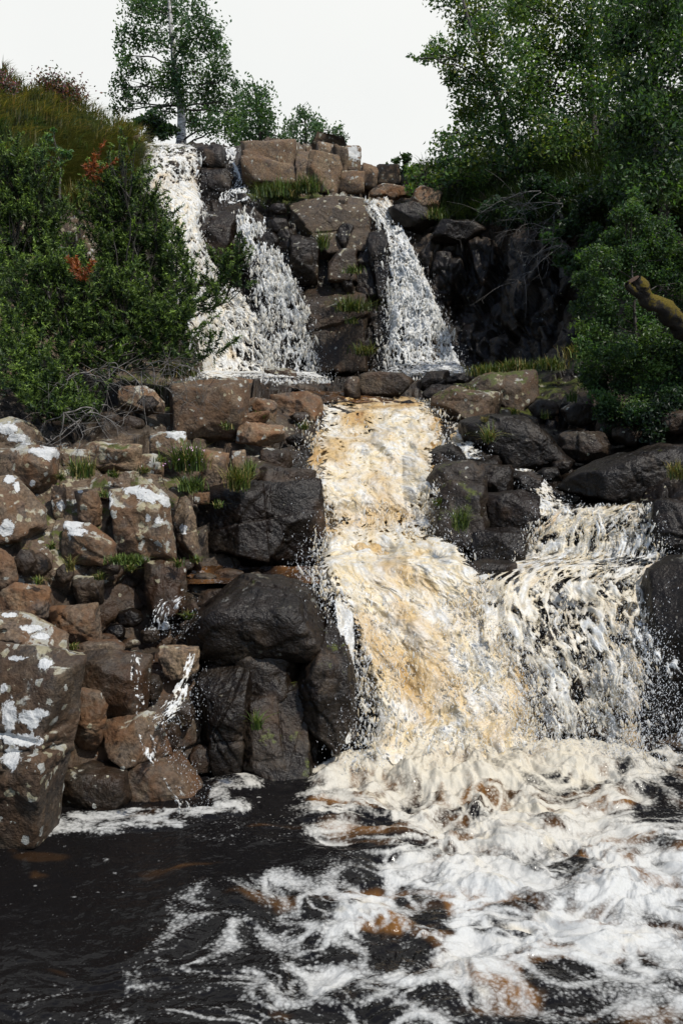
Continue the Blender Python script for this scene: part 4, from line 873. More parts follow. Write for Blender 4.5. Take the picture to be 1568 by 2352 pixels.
# ---------------------------------------------------------------- the pool
def build_pool():
    cols = np.concatenate([np.arange(-900, -10, 16), np.arange(-10, 1580, 1.6), np.arange(1580, 2500, 16)])
    rows = np.concatenate([np.arange(3300, 2380, -20), np.arange(2380, 1690, -1.3)])
    PXg, PYg = np.meshgrid(cols, rows)
    a = PITCH + np.arctan((PYg - 1176) / F)
    cyv = (1176 - PYg) / F; dz = -sp_ + cyv * cp_; dy = cp_ + cyv * sp_; t = -CH / dz
    P = np.stack([(PXg - 784) / F * t, dy * t, np.zeros_like(t)], -1)
    nr, nc = PXg.shape; p = P.reshape(-1, 3); px = PXg.ravel(); py = PYg.ravel()
    dens = paint(px, py, [(700, 2120, 300, 130, .30), (560, 2200, 190, 150, .22), (760, 2010, 170, 100, .42), (860, 1820, 160, 70, .62), (1000, 2250, 320, 110, .50), (1100, 2110, 350, 130, .60),
        (1180, 1880, 460, 150, .86), (1300, 2010, 330, 150, .84), (1400, 2140, 300, 90, .78), (900, 1930, 110, 70, .62), (1470, 1770, 140, 70, .62), (1540, 1850, 90, 60, .36), (1150, 1765, 330, 45, 1.0), (830, 1790, 110, 60, .8), (1040, 1830, 200, 70, .9), (1500, 2270, 130, 90, .32),
        (1300, 2250, 110, 45, .30), (770, 1985, 105, 50, .10), (870, 2190, 120, 50, .14), (1320, 1985, 60, 22, .34), (960, 2085, 70, 34, .22), (1170, 2092, 70, 24, .34), (1260, 1810, 60, 16, .45), (470, 1950, 260, 60, -.12), (330, 2210, 190, 110, .14), (150, 2100, 200, 120, -.02), (250, 2320, 250, 60, .16),
        (560, 1905, 150, 40, .1)], .0)
    B = np.array([W(1040, 1750, 6.9)[0], 6.9])
    dx = p[:, 0] - B[0]; dy = p[:, 1] - B[1]; rad = np.sqrt(dx * dx + dy * dy); ang = np.arctan2(dx, -dy)
    wq = np.stack([p[:, 0], p[:, 1], np.zeros(len(p))], -1)
    wrp = np.stack([fbm(wq * 1.1, 3, 5), fbm(wq * 1.1, 3, 6), np.zeros(len(p))], -1)
    q = wq + .38 * wrp
    v1 = 1 - np.abs(perlin(q * np.array([1.5, 2.0, 1]), 8)) * 2.6; v2 = 1 - np.abs(perlin(q * np.array([3.4, 4.6, 1]) + 4, 9)) * 2.4
    v3 = 1 - np.abs(perlin(q * np.array([6.5, 8.5, 1]) + 8, 10)) * 2.2; brk = sstep(-.55, .10, fbm(q * np.array([2.5, 3.5, 1]) + 3, 3, 12))
    vein = np.maximum(np.maximum(.8 * sstep(.35, 1, v1), .8 * sstep(.3, 1, v2)), .55 * sstep(.3, 1, v3)) * brk
    n1 = fbm(q * np.array([3, 4.5, 1]), 5, 14, .6); st = fbm(np.stack([ang * 9, rad * 2.2, np.zeros(len(p))], -1) + .4 * wrp, 4, 15)
    turb = np.clip(dens + .12, .04, 1)
    dens = dens + .17 * sstep(200, 650, px) * sstep(1900, 2050, py)
    foam = dens * .80 + .80 * (vein - .20) * sstep(-.05, .22, dens) + .60 * n1 * sstep(-.1, .3, dens) + .45 * st * turb - .10
    # scattered bubbles on the dark side
    f1, f2, cid = worley(np.stack([p[:, 0] * 7, p[:, 1] * 7, np.zeros(len(p))], -1), 71)
    bub = (cid > .80) * sstep(.30 * (cid - .70) / .3 + .03, .02, f1)
    f1, f2, cid = worley(np.stack([p[:, 0] * 17, p[:, 1] * 17, np.zeros(len(p))], -1), 72)
    bub = np.maximum(bub, (cid > .82) * sstep(.42 * (cid - .6) / .4, .05, f1))
    foam = np.maximum(foam, .62 * bub * sstep(-.75, .25, fbm(q * 1.6, 2, 19)))
    # froth collected along the bank
    fr = paint(px, py, [(60, 1912, 110, 16, 1), (205, 1892, 110, 28, 1), (345, 1882, 110, 26, 1), (440, 1874, 70, 12, 1), (545, 1798, 70, 19, 1), (505, 1828, 26, 34, 1), (545, 1852, 40, 18, 1), (490, 1868, 60, 10, .8)])
    n5 = fbm(q * 7, 5, 61, .6)
    foam = np.maximum(foam, fr * .75 + 1.1 * n5 * sstep(0, .3, fr) - .12)
    amb = sstep(.0, .55, fbm(q * np.array([2.2, 3.6, 1]) + 9, 4, 33) + .5 * sstep(.3, .8, dens) - .3)
    amb = np.maximum(amb, paint(px, py, [(95, 1968, 60, 12, .12)]))
    c = lerp(np.array([.0050, .0046, .0048]), np.array([.12, .055, .015]), amb[:, None])
    ftint = .30 + np.clip(1.25 - rad / 1.7, 0, 1) * .8 + .5 * sstep(.1, .5, n1) * sstep(.3, .8, dens)
    h = 1.5 * turb * (.09 * fbm(np.stack([ang * 3.5, rad * 2.6, np.zeros(len(p))], -1) + .5 * wrp, 4, 51) + .05 * fbm(q * np.array([4, 6, 1]), 3, 52) + .012 * fbm(q * 19, 3, 53)) + .006 * fbm(q * np.array([5, 8, 1]), 3, 54) + .02 * fr * (1 + n1)
    mound = paint(px, py, [(1050, 1768, 290, 44, 1), (1290, 1754, 220, 34, 1), (810, 1790, 80, 30, .6)])
    h = h + (.075 + .06 * n1) * mound; foam = np.maximum(foam, mound * (.92 + .9 * n1))
    h = h + .08 * np.exp(-(rad / .8) ** 2) * (.3 + np.abs(n1)) 
    p = p.copy(); p[:, 2] = h
    P = p.reshape(nr, nc, 3)
    back = []
    for s in (-.5, -3, -9):
        e = P[0].copy(); e[:, 1] = s; e[:, 0] = np.linspace(-16, 16, nc); e[:, 2] = 0; back.append(e)
    P = np.concatenate([np.stack(back[::-1]), P]); k = 3 * nc
    foam = np.concatenate([np.zeros(k), np.clip(foam, 0, 1)]); c = np.concatenate([np.tile(c[:1] * 0 + .007, (k, 1)), c])
    o = mk('pool_water', P.reshape(-1, 3), gridfaces(nr + 3, nc)[:, ::-1], M_POOL, attrs=dict(ftint=np.concatenate([np.zeros(k), np.clip(ftint, 0, 1)]), foam=foam, wcol=np.concatenate([c, np.ones((len(c), 1))], 1)))
    tag(o, 'dark peaty pool swirled with white foam', kind='structure')
build_pool()

# ---------------------------------------------------------------- leaves, needles, blades
def leafquads(C, size, rs, col, droop=.0, asp=.55):
    n = len(C)
    a = rs.normal(size=(n, 3)); a[:, 2] -= droop; a = nrm(a)
    b = nrm(np.cross(a, rs.normal(size=(n, 3))))
    l = (size * rs.uniform(.65, 1.25, n))[:, None]
    nn = np.cross(a, b) * l * .25
    V = np.stack([C - a * l, C + b * l * asp + nn, C + a * l, C - b * l * asp + nn], 1).reshape(-1, 3)
    Fc = np.arange(4 * n).reshape(-1, 4)
    return V, Fc, np.repeat(np.concatenate([col, np.ones((n, 1))], 1), 4, 0)
def palette(n, rs, cols, wts):
    c = np.array(cols)[rs.choice(len(cols), n, p=np.array(wts) / sum(wts))]
    return c * rs.uniform(.6, 1.45, (n, 1)) * rs.uniform(.92, 1.08, (n, 3))
NL = 15.0
def crown(clumps, lsize, dens, rs, cols, wts, droop, twigs=14, spread=.30):
    """leaves gathered on twigs inside ellipsoid clumps (px, py, rx, ry, depth) -> leaf centres, twig tips"""
    Cs, tips, colr = [], [], []
    for (px, py, rx, ry, Y) in clumps:
        k = Y / F; rw, rh = rx * k, ry * k; rd = .85 * (rw + rh) / 2 * 1.1
        c = W(px, py, Y); nt_ = max(5, int(twigs * (rw * rh / .5) ** .5))
        u = nrm(rs.normal(size=(nt_, 3))) * (rs.rand(nt_, 1) ** .45)
        tp = c + u * np.array([rw, rd, rh])
        n = int(NL * dens * rw * rh / (lsize * lsize) )
        i = rs.randint(0, nt_, n)
        sg = spread * (rw * rh) ** .5
        off = np.clip(rs.normal(size=(n, 3)), -2, 2) * sg * np.array([.8, .8, .62 + .5 * droop]); off[:, 2] -= droop * sg * .8
        Cs.append(tp[i] + off); tips.append((c, tp))
        cc = (.5 * palette(nt_, rs, cols, wts)[i] + .5 * palette(n, rs, cols, wts)) * rs.uniform(.8, 1.2, (n, 1)); colr.append(cc)
    return np.concatenate(Cs), tips, np.concatenate(colr)
def limbs(trunk, rad, tips, rs, twig_r=.006, sag=.1, sides=5):
    paths = []
    T = np.array(trunk); t = np.linspace(0, 1, len(T))
    for c, tp in tips:
        d = np.linalg.norm(T - c, axis=1) + 1.6 * np.maximum(T[:, 2] - c[2] + .1, 0); j = int(np.argmin(d)); s = T[j]
        mid = (s + c) / 2 + rs.normal(0, .08, 3) * np.linalg.norm(c - s) + np.array([0, 0, sag * np.linalg.norm(c - s)])
        P = bez(s, mid, c, 9) + rs.normal(0, .012, (9, 3)) * np.linalg.norm(c - s)
        r0 = max(min(rad[j] * .30, .03), twig_r * 1.6)
        paths.append((P, np.linspace(r0, twig_r * 1.6, 9)))
        for q in tp[::2]:
            b = P[rs.randint(4, 9)]
            paths.append((bez(b, (b + q) / 2 + rs.normal(0, .1, 3) * np.linalg.norm(q - b), q, 5), np.linspace(twig_r * 1.4, twig_r * .5, 5)))
    return paths
def tree(name, label, cat, trunk, r0, clumps, lsize, dens, cols, wts, seed, droop=.3, bark=None, group=None, twig_r=.006, stems=(), spread=.3, twigs=14, asp=.55, leafmat=None):
    rs = np.random.RandomState(seed)
    T = np.concatenate([W(a, b, y)[None] for a, b, y in trunk]); n = 24
    s = np.linspace(0, 1, len(T)); ss = np.linspace(0, 1, n)
    T = np.stack([np.interp(ss, s, T[:, k]) for k in range(3)], -1)
    T[1:-1] += rs.normal(0, .012 * np.linalg.norm(T[-1] - T[0]) / 4, (n - 2, 3)); T[1:-1] = (T[:-2] + T[1:-1] * 2 + T[2:]) / 4
    rad = r0 * (1 - .82 * ss) * (1 + .35 * np.exp(-ss * 14))
    t = thing(name, label, cat, T[0], group)
    base = T[0].copy(); base[2] -= .5
    P = np.concatenate([base[None], T]); rr = np.concatenate([[rad[0] * 1.2], rad])
    V, Fq = tubes([(P, rr)], 10)
    mk('trunk', V, Fq, bark or M_BARK, t)
    C, tips, colr = crown(clumps, lsize, dens, rs, cols, wts, droop, twigs, spread)
    pth = limbs(T, rad, tips, rs, twig_r)
    Vb, Fb = tubes(pth, 4)
    V, Fq, cc = joinm(leafquads(C, lsize, rs, colr, droop, asp), (Vb, Fb, flatc(Vb, (.05, .045, .04))))
    mk('crown', V, Fq, leafmat or M_LEAF, t, dict(col=cc), smooth=False)
    return t
G_DARK = (.024, .052, .020); G_MID = (.048, .095, .028); G_LITE = (.095, .155, .035); G_YEL = (.17, .19, .03); G_BLUE = (.045, .085, .050)
def CL(s, Y, k=1.0, jit=0.0, seed=0):
    rs = np.random.RandomState(seed + 5); out = []
    for q in s.split():
        v = [float(x) for x in q.split(',')]
        out.append((v[0], v[1], v[2] * k, v[3] * k, (v[4] if len(v) > 4 else Y) + rs.uniform(-jit, jit)))
    return out
BT = 'trees above and beside the falls'
tree('birch_tree', 'tall birch with a white trunk standing on the skyline behind the wide western fall', 'tree', [(414,345,24.5),(418,270,24.5),(404,190,24.5),(396,100,24.5),(388,10,24.5),(380,-90,24.5)], .115,
    CL('380,-60,95,45 320,15,45,40 400,30,60,45 465,35,45,45 490,90,28,28 290,75,30,30 345,95,40,32 425,105,55,40 285,130,25,24 318,160,32,22 385,165,48,34 455,165,50,38 515,130,24,34 525,180,22,30 275,205,22,28 305,215,30,18 350,205,34,20 420,215,38,28 480,225,48,38 530,240,28,38 505,290,42,34 450,285,38,28 545,270,16,28 265,250,12,16 290,235,20,16 375,255,26,18 540,300,20,20', 24.5, 1.06, 1.2, 1), .044, .46, [G_DARK, G_MID, G_BLUE, G_LITE], [3, 4, 4, 1], 101, droop=.55, bark=M_BIRCH, group=BT, twig_r=.007, spread=.33, twigs=18)
tree('bush', 'dark round bush on the lip of the falls at the foot of the tall birch', 'bush', [(345,345,23.5),(342,310,23.5),(340,280,23.5)], .06, CL('335,275,35,26 310,290,22,20 365,290,26,22 345,310,36,20 385,305,22,18', 23.5, 1, .5), .05, 1.2, [G_DARK, (.012, .022, .012)], [2, 2], 103, droop=.1, group='bushes round the falls')
tree('birch_tree', 'pale feathery birch behind the big brown block on the skyline', 'tree', [(600,360,29),(598,300,29),(590,230,29),(585,190,29)], .1, CL('585,205,30,28 560,240,26,30 610,240,36,30 570,285,34,30 625,285,40,28 590,325,45,20 650,320,34,20', 29, 1, .8), .055, .62, [G_BLUE, G_MID, (.05, .09, .04)], [3, 3, 3], 105, droop=.9, group=BT, twig_r=.007, spread=.45)
tree('birch_tree', 'lower pale birch fading out behind the grey skyline columns', 'tree', [(705,360,31),(702,310,31),(700,250,31)], .08, CL('695,250,22,22 675,285,26,22 715,285,30,22 735,300,20,24 690,320,34,18 760,305,14,20 775,300,10,24 745,325,30,14 790,312,9,12', 31, 1, .8), .055, .58, [G_BLUE, (.06, .10, .05), (.05, .09, .04)], [3, 3, 3], 107, droop=.9, group=BT, twig_r=.007, spread=.45)
tree('alder_tree', 'airy tree leaning out toward the bright sky over the eastern fall', 'tree', [(1215,440,18.8),(1180,350,18.8),(1140,220,18.8),(1105,120,18.8),(1070,30,18.8),(1045,-60,18.8)], .075,
    CL('1035,-20,40,35 1060,50,40,36 1095,-10,55,40 1010,110,34,28 975,125,24,18 945,132,12,8 1050,120,38,30 1110,75,46,40 1030,175,28,22 1075,180,40,34 1120,150,45,38 1160,100,46,42 1165,20,50,44 1060,245,34,30 1110,240,48,40 1170,210,52,46 1040,300,32,24 1085,310,48,34 1150,300,55,44 1010,345,34,22 1060,365,46,28 985,385,38,20 1120,375,56,32 955,402,26,18 1010,410,40,20 950,425,20,14 1075,425,44,22 1140,440,50,24', 18.6, 1.08, .9, 3), .040, .52, [G_MID, G_LITE, G_BLUE, G_YEL], [4, 3, 3, 1], 109, droop=.35, group=BT, spread=.42, twigs=22)
tree('alder_tree', 'full dark tree with hanging leaf sprays at the top of the picture', 'tree', [(1385,430,17.6),(1372,380,17.6),(1358,220,17.6),(1350,80,17.6),(1340,-80,17.6)], .09,
    CL('1185,5,26,40 1210,-30,50,40 1250,30,50,44 1310,-10,56,44 1360,40,50,44 1230,110,52,46 1300,110,54,46 1370,130,52,48 1200,180,46,40 1260,200,56,48 1335,215,58,50 1400,220,50,50 1215,270,52,42 1285,290,58,46 1355,310,56,46 1215,350,54,36 1285,375,58,38 1360,390,56,40 1410,60,44,44 1420,140,40,44', 17.6, 1.12, .9, 4), .040, .60, [G_DARK, G_MID, G_LITE, G_YEL], [4, 4, 2, 1], 113, droop=.35, group=BT, spread=.40, twigs=22)
tree('alder_tree', 'shady tree filling the upper corner over the leafy bush', 'tree', [(1530,600,12.6),(1515,420,12.6),(1505,220,12.6),(1490,60,12.6),(1485,-100,12.6)], .08,
    CL('1440,0,60,50 1510,-20,60,50 1570,20,60,50 1450,90,56,50 1530,100,60,54 1590,140,50,60 1470,180,60,52 1545,210,60,56 1440,270,56,50 1510,300,62,54 1580,310,56,56 1450,360,60,48 1530,400,64,52 1590,430,50,56 1420,430,50,40 1490,470,60,44 1560,500,56,50', 12.6, 1.15, .9, 5), .034, .8, [G_DARK, G_MID, (.010, .022, .010), G_LITE], [5, 3, 4, 1], 127, droop=.3, group=BT, spread=.40, twigs=22)
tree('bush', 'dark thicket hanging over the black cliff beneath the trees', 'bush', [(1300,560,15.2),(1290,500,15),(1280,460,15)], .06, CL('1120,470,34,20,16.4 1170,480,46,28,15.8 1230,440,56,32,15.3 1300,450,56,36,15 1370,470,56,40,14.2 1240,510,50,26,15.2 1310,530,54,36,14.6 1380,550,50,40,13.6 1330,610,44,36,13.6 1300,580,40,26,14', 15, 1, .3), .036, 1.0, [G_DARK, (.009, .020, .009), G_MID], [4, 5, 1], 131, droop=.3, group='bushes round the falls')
tree('bush', 'leafy round bush with bright glossy upper leaves around the mossy cut log', 'bush', [(1470,1010,10.3),(1465,850,10.2),(1455,700,10.1),(1450,600,10.1)], .03,
    CL('1450,455,14,26 1436,495,28,24 1470,500,30,24 1410,545,32,30 1460,550,44,34 1520,545,36,34 1375,600,34,30 1430,610,46,36 1495,610,48,40 1555,590,40,40 1350,655,28,30 1400,680,46,38 1560,660,44,40 1335,715,20,28 1370,740,40,36 1480,720,44,36 1345,790,26,34 1400,800,46,40 1460,800,50,42 1530,800,50,46 1370,860,36,36 1440,870,50,40 1520,880,54,44 1390,920,40,26 1470,930,54,34 1560,930,46,40 1580,740,30,50', 10.2, 1.12, .35, 6), .019, 1.15, [G_MID, G_LITE, G_DARK, (.018, .036, .016)], [4, 2, 4, 2], 137, droop=.15, group='bushes round the falls', twig_r=.004, spread=.36, twigs=34)
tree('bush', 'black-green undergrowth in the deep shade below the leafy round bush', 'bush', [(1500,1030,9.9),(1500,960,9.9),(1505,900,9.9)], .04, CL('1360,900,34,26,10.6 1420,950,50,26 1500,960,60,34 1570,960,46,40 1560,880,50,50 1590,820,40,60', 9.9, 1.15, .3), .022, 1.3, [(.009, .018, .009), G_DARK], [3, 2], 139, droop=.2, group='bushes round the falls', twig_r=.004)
tree('rowan_sapling', 'thin rowan sapling with pale leaf tufts on the hillside above the junipers', 'sapling', [(138,440,12.6),(140,380,12.6),(128,330,12.6),(122,305,12.6)], .012, CL('112,318,12,9 128,340,10,8 145,350,12,8 158,352,12,8 92,348,16,8 78,352,10,6 105,368,14,8 140,372,10,8 160,358,8,6 125,300,8,8', 12.6, 1), .03, .7, [(.06, .12, .045), (.04, .085, .03)], [2, 1], 149, droop=.3, group='bushes round the falls', twig_r=.003)
tree('bush', 'low green bush with heather on the skyline gap beside the leaning tree', 'bush', [(925,400,20.5),(925,385,20.5)], .03, CL('905,375,16,9 935,372,20,14 925,390,26,10 955,390,18,14', 20.5, 1), .045, .9, [G_LITE, G_MID, (.07, .03, .06)], [3, 2, 1], 151, droop=0, group='bushes round the falls')

# ---------------------------------------------------------------- junipers
def sprays(clumps, per, L, rs, tipc, basec, blade=.045, up=.75, out=.7):
    P0, D, B = [], [], []
    for (px, py, rx, ry, Y) in clumps:      # upright plumes, each set with short sprays along its axis
        k = Y / F; c = W(px, py, Y); ax = np.array([rx * k, .8 * (rx + ry) / 2 * k, ry * k])
        n = max(4, int(per * 1.75 * (ax[0] * ax[2]) / (L * L)))
        u = nrm(rs.normal(size=(n, 3))); u[:, 2] = np.where(u[:, 2] < -.3, u[:, 2] * .5, u[:, 2]); rr = rs.rand(n, 1) ** .4
        pb = c + u * ax * rr * .85; pd = nrm(u * out * np.array([1, 1, .4]) + np.array([0, 0, up]) + rs.normal(0, .25, (n, 3))); pl = L * rs.uniform(1.3, 3.0, (n, 1))
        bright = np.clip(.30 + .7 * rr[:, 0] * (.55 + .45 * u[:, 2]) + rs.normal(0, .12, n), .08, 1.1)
        m_ = 13
        for j in range(m_):
            t = j / (m_ - 1.0)
            rad_ = nrm(rs.normal(size=(n, 3)))
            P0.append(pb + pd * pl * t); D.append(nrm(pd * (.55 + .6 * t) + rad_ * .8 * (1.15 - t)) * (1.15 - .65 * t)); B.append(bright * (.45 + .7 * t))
    P0 = np.concatenate(P0); D = np.concatenate(D); B = np.concatenate(B); n = len(P0)
    nb = 9
    t = np.linspace(.08, 1, nb)[None] * np.ones((n, 1)); Ls = L * .62 * rs.uniform(.6, 1.3, (n, 1))
    bend = rs.normal(0, .25, (n, 1, 3)) * (t ** 2)[..., None] * Ls[..., None]
    base = P0[:, None] + D[:, None] * (t * Ls)[..., None] + bend
    r = nrm(rs.normal(size=(n, nb, 3))); d = nrm(D[:, None] * .75 + r * .85)
    w_ = nrm(np.cross(d, rs.normal(size=(n, nb, 3))))
    bl = blade * (1.15 - .55 * t)[..., None] * rs.uniform(.7, 1.3, (n, nb, 1)); bw = bl * .17
    V = np.stack([base - w_ * bw, base + w_ * bw, base + d * bl], 2).reshape(-1, 3)
    Fc = np.arange(len(V)).reshape(-1, 3)
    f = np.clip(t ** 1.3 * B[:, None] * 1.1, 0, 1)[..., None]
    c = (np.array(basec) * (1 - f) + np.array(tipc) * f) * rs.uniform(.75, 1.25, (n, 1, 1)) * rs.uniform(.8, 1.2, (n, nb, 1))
    c = np.concatenate([c, np.ones((n, nb, 1))], -1)
    return V, Fc, np.repeat(c.reshape(-1, 4), 3, 0), P0
def juniper(label, stem, clumps, seed, L=.13, per=5.0, dead=(), tip=(.19, .28, .050), bas=(.009, .024, .010)):
    rs = np.random.RandomState(seed)
    r0 = W(*stem)
    t = thing('juniper_bush', label, 'bush', r0, 'junipers on the bank')
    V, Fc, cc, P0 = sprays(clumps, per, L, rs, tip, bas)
    fol = (V, Fc, cc); paths = []
    for (px, py, rx, ry, Y) in clumps:
        c = W(px, py, Y)
        rs0 = c + (r0 - c) * .55; paths.append((bez(rs0, (rs0 + c) / 2 + np.array([0, .1, -.12 * np.linalg.norm(c - rs0)]) + rs.normal(0, .12, 3), c, 10) + rs.normal(0, .012, (10, 3)), np.linspace(.008, .003, 10)))
    nmain = len(paths)
    for c in P0[::9]:
        p = paths[int(np.argmin([np.linalg.norm(p[0][-1] - c) for p in paths[:nmain]]))][0]
        b = p[rs.randint(5, 10)]; paths.append((bez(b, (b + c) / 2 + rs.normal(0, .05, 3), c, 5), np.linspace(.006, .002, 5))) if len(paths) < 260 else None
    Vb, Fb = tubes(paths, 4)
    V, Fq, cc = joinm(fol, (Vb, Fb, flatc(Vb, (.022, .020, .016))))
    mk('foliage', V, Fq, M_NEEDLE, t, dict(col=cc), smooth=False)
    for (dc) in dead:
        V, Fc, cc, _ = sprays([dc], per * 1.6, L * .8, rs, (.30, .085, .020), (.13, .035, .010))
        o = mk('dead_sprig', V, Fc, M_NEEDLE, t, dict(col=cc), smooth=False); o['label'] = 'dead orange-brown juniper sprig'
    return t
def JC(s, cap, fwd=.45):
    return [(a, b, rx * 1.2, ry * 1.2, min(float(terrY(a, b)) - fwd, cap)) for a, b, rx, ry in [[float(x) for x in q.split(',')] for q in s.split()]]
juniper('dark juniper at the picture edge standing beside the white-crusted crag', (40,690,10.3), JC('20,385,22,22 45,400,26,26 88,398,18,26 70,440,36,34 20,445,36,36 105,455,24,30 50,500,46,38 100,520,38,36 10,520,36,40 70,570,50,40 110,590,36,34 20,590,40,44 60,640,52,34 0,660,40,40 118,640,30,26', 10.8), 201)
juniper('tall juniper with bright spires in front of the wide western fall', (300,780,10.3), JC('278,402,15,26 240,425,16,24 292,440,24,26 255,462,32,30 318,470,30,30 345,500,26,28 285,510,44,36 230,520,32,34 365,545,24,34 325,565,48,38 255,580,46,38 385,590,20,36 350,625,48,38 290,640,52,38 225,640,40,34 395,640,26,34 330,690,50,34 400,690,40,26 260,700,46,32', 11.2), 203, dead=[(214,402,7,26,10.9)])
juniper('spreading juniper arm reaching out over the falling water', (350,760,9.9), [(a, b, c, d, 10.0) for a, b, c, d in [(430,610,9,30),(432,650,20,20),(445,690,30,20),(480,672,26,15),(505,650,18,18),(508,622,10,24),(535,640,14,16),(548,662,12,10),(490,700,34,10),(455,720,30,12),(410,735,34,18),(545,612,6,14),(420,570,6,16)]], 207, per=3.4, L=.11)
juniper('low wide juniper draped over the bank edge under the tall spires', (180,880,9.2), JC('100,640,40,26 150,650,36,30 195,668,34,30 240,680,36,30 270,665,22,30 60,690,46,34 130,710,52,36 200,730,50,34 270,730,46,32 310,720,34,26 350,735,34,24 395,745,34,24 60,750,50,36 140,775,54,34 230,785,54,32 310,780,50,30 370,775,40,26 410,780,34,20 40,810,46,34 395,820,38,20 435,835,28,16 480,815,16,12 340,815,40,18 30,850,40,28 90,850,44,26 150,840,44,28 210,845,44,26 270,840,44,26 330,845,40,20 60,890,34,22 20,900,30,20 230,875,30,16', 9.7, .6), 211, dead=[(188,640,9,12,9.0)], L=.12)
juniper('small bright juniper cushion lowest on the shaded bank', (110,985,8.7), JC('110,892,34,22 75,920,28,20 125,925,40,24 90,950,34,24 150,960,34,22 195,935,20,22 205,960,16,14', 8.9, .5), 213, L=.10, per=6)

# bare twigs hanging from the bank and under the trees
def bare_branch(label, starts, seed, reach, down, n, r=.010, group='bare twiggy branches'):
    rs = np.random.RandomState(seed); paths = []
    s0 = W(*starts[0])
    for st in starts:
        s = W(*st)
        for _ in range(n):
            d = np.array([rs.normal(0, 1) * reach[0] + reach[1], rs.normal(-.15, .3), -abs(rs.normal(.35, .3)) * down]); L = rs.uniform(.5, 1.2)
            e = s + d * L; m = (s + e) / 2 + rs.normal(0, .12, 3) + np.array([0, 0, .10])
            P = bez(s, m, e, 10) + np.cumsum(rs.normal(0, .008, (10, 3)), 0)
            paths.append((P, np.linspace(r, r * .25, 10)))
            for k in range(rs.randint(3, 7)):
                b = P[rs.randint(3, 10)]; q = b + (d * .4 + rs.normal(0, .3, 3)) * rs.uniform(.3, .8)
                P2 = bez(b, (b + q) / 2 + rs.normal(0, .05, 3), q, 6)
                paths.append((P2, np.linspace(r * .5, r * .15, 6)))
                for kk in range(2):
                    b2 = P2[rs.randint(2, 6)]; q2 = b2 + rs.normal(0, .12, 3) + d * .15
                    paths.append((bez(b2, (b2 + q2) / 2, q2, 4), np.linspace(r * .25, r * .1, 4)))
    V, Fq = tubes(paths, 4)
    o = mk('bare_branch', V, Fq, M_TWIG)
    return tag(o, label, 'branch', group)
bare_branch('tangle of grey dead juniper twigs drooping over the ledge rocks', [(250,840,9.0),(330,850,9.1),(400,850,9.3),(200,860,8.9)], 301, (.3, .05), .8, 4, .006)
bare_branch('thin grey twigs below the small bright juniper cushion', [(150,950,8.3),(190,960,8.4)], 303, (.3, .15), .7, 4, .008)
bare_branch('pale bare branches sweeping across the black cliff under the trees', [(1290,470,14.2),(1240,440,14.5)], 305, (.3, -.7), .6, 3, .007)
bare_branch('fan of bare drooping twigs lower on the black cliff', [(1290,560,13.6),(1270,530,13.8)], 307, (.3, -.5), 1.0, 4, .006)

# ---------------------------------------------------------------- grass
def blades(C, L, rs, cols, wts, wd=.006, lean=.5, dirv=None):
    n = len(C); az = rs.uniform(0, 2 * math.pi, n); k = rs.uniform(.1, 1, n) * lean
    h = np.stack([np.cos(az), np.sin(az), np.zeros(n)], -1)
    if dirv is not None: h = nrm(h * .55 + np.array(dirv))
    Ls = (L * rs.uniform(.5, 1.25, n))[:, None]; side = nrm(np.cross(h, [0, 0, 1.0])) * wd
    pts = []
    for t in (0, .35, .7, 1.0):
        pts.append(C + h * Ls * (k[:, None] * (t ** 1.8) * 1.3) + np.array([0, 0, 1.0]) * Ls * (t - .55 * k[:, None] * t ** 2.2))
    V = np.stack([pts[0] - side, pts[0] + side, pts[1] - side * .9, pts[1] + side * .9, pts[2] - side * .6, pts[2] + side * .6, pts[3]], 1)
    i = np.arange(n)[:, None] * 7
    Q = np.concatenate([i + np.array([0, 1, 3, 2]), i + np.array([2, 3, 5, 4])]); Tt = i + np.array([4, 5, 6])
    c = palette(n, rs, cols, wts); c = np.concatenate([c, np.ones((n, 1))], 1)
    return V.reshape(-1, 3), [Q, Tt], np.repeat(c, 7, 0)
GR = [(.07, .095, .018), (.04, .065, .014), (.16, .13, .045), (.022, .04, .010)]
def tuft(label, px, py, w_, h, n, seed, Y=None, wts=(4, 3, 1, 2), fwd=.25, flowers=0, lean=.8):
    rs = np.random.RandomState(seed)
    Y = float(terrY(px, py)) - fwd if Y is None else Y
    k = Y / F; c = W(px, py, Y)
    C = c + np.stack([rs.normal(0, .42, n) * w_ * k, rs.normal(0, .25, n) * w_ * k, -np.abs(rs.normal(0, .1, n)) * h * k], -1)
    V, Fc, cc = blades(C, h * k * 1.25, rs, GR, wts, .0028 + .00022 * Y, lean)
    if flowers:
        q = c + np.stack([rs.normal(0, .5, flowers) * w_ * k, rs.normal(-.1, .2, flowers) * w_ * k, rs.uniform(.1, .9, flowers) * h * k], -1)
        v2, f2, c2 = leafquads(q, .010, rs, palette(flowers, rs, [(.45, .25, .38), (.55, .36, .48)], [1, 1]))
        V, Fc, cc = joinm((V, Fc, cc), (v2, f2, c2))
        o = mk('grass_tuft', V, Fc, M_GRASS, attrs=dict(col=cc), smooth=False)
        t = tag(o, label, 'grass tuft', 'grass tufts rooted among the rocks')
        return o
    o = mk('grass_tuft', V, Fc, M_GRASS, attrs=dict(col=cc), smooth=False)
    return tag(o, label, 'grass tuft', 'grass tufts rooted among the rocks')
tuft('big green grass tuft with pink heather flowers beside the sunlit upright block', 430, 1075, 40, 55, 420, 401, fwd=.6, flowers=90)
tuft('broad-leaved green plant clump at the foot of the flowering tuft', 440, 1125, 34, 34, 160, 402, fwd=.6, wts=(3, 4, 0, 1))
tuft('drooping tuft with straw-coloured ends above the square reddish stone', 190, 1092, 30, 42, 200, 403, fwd=.5, wts=(3, 3, 3, 1))
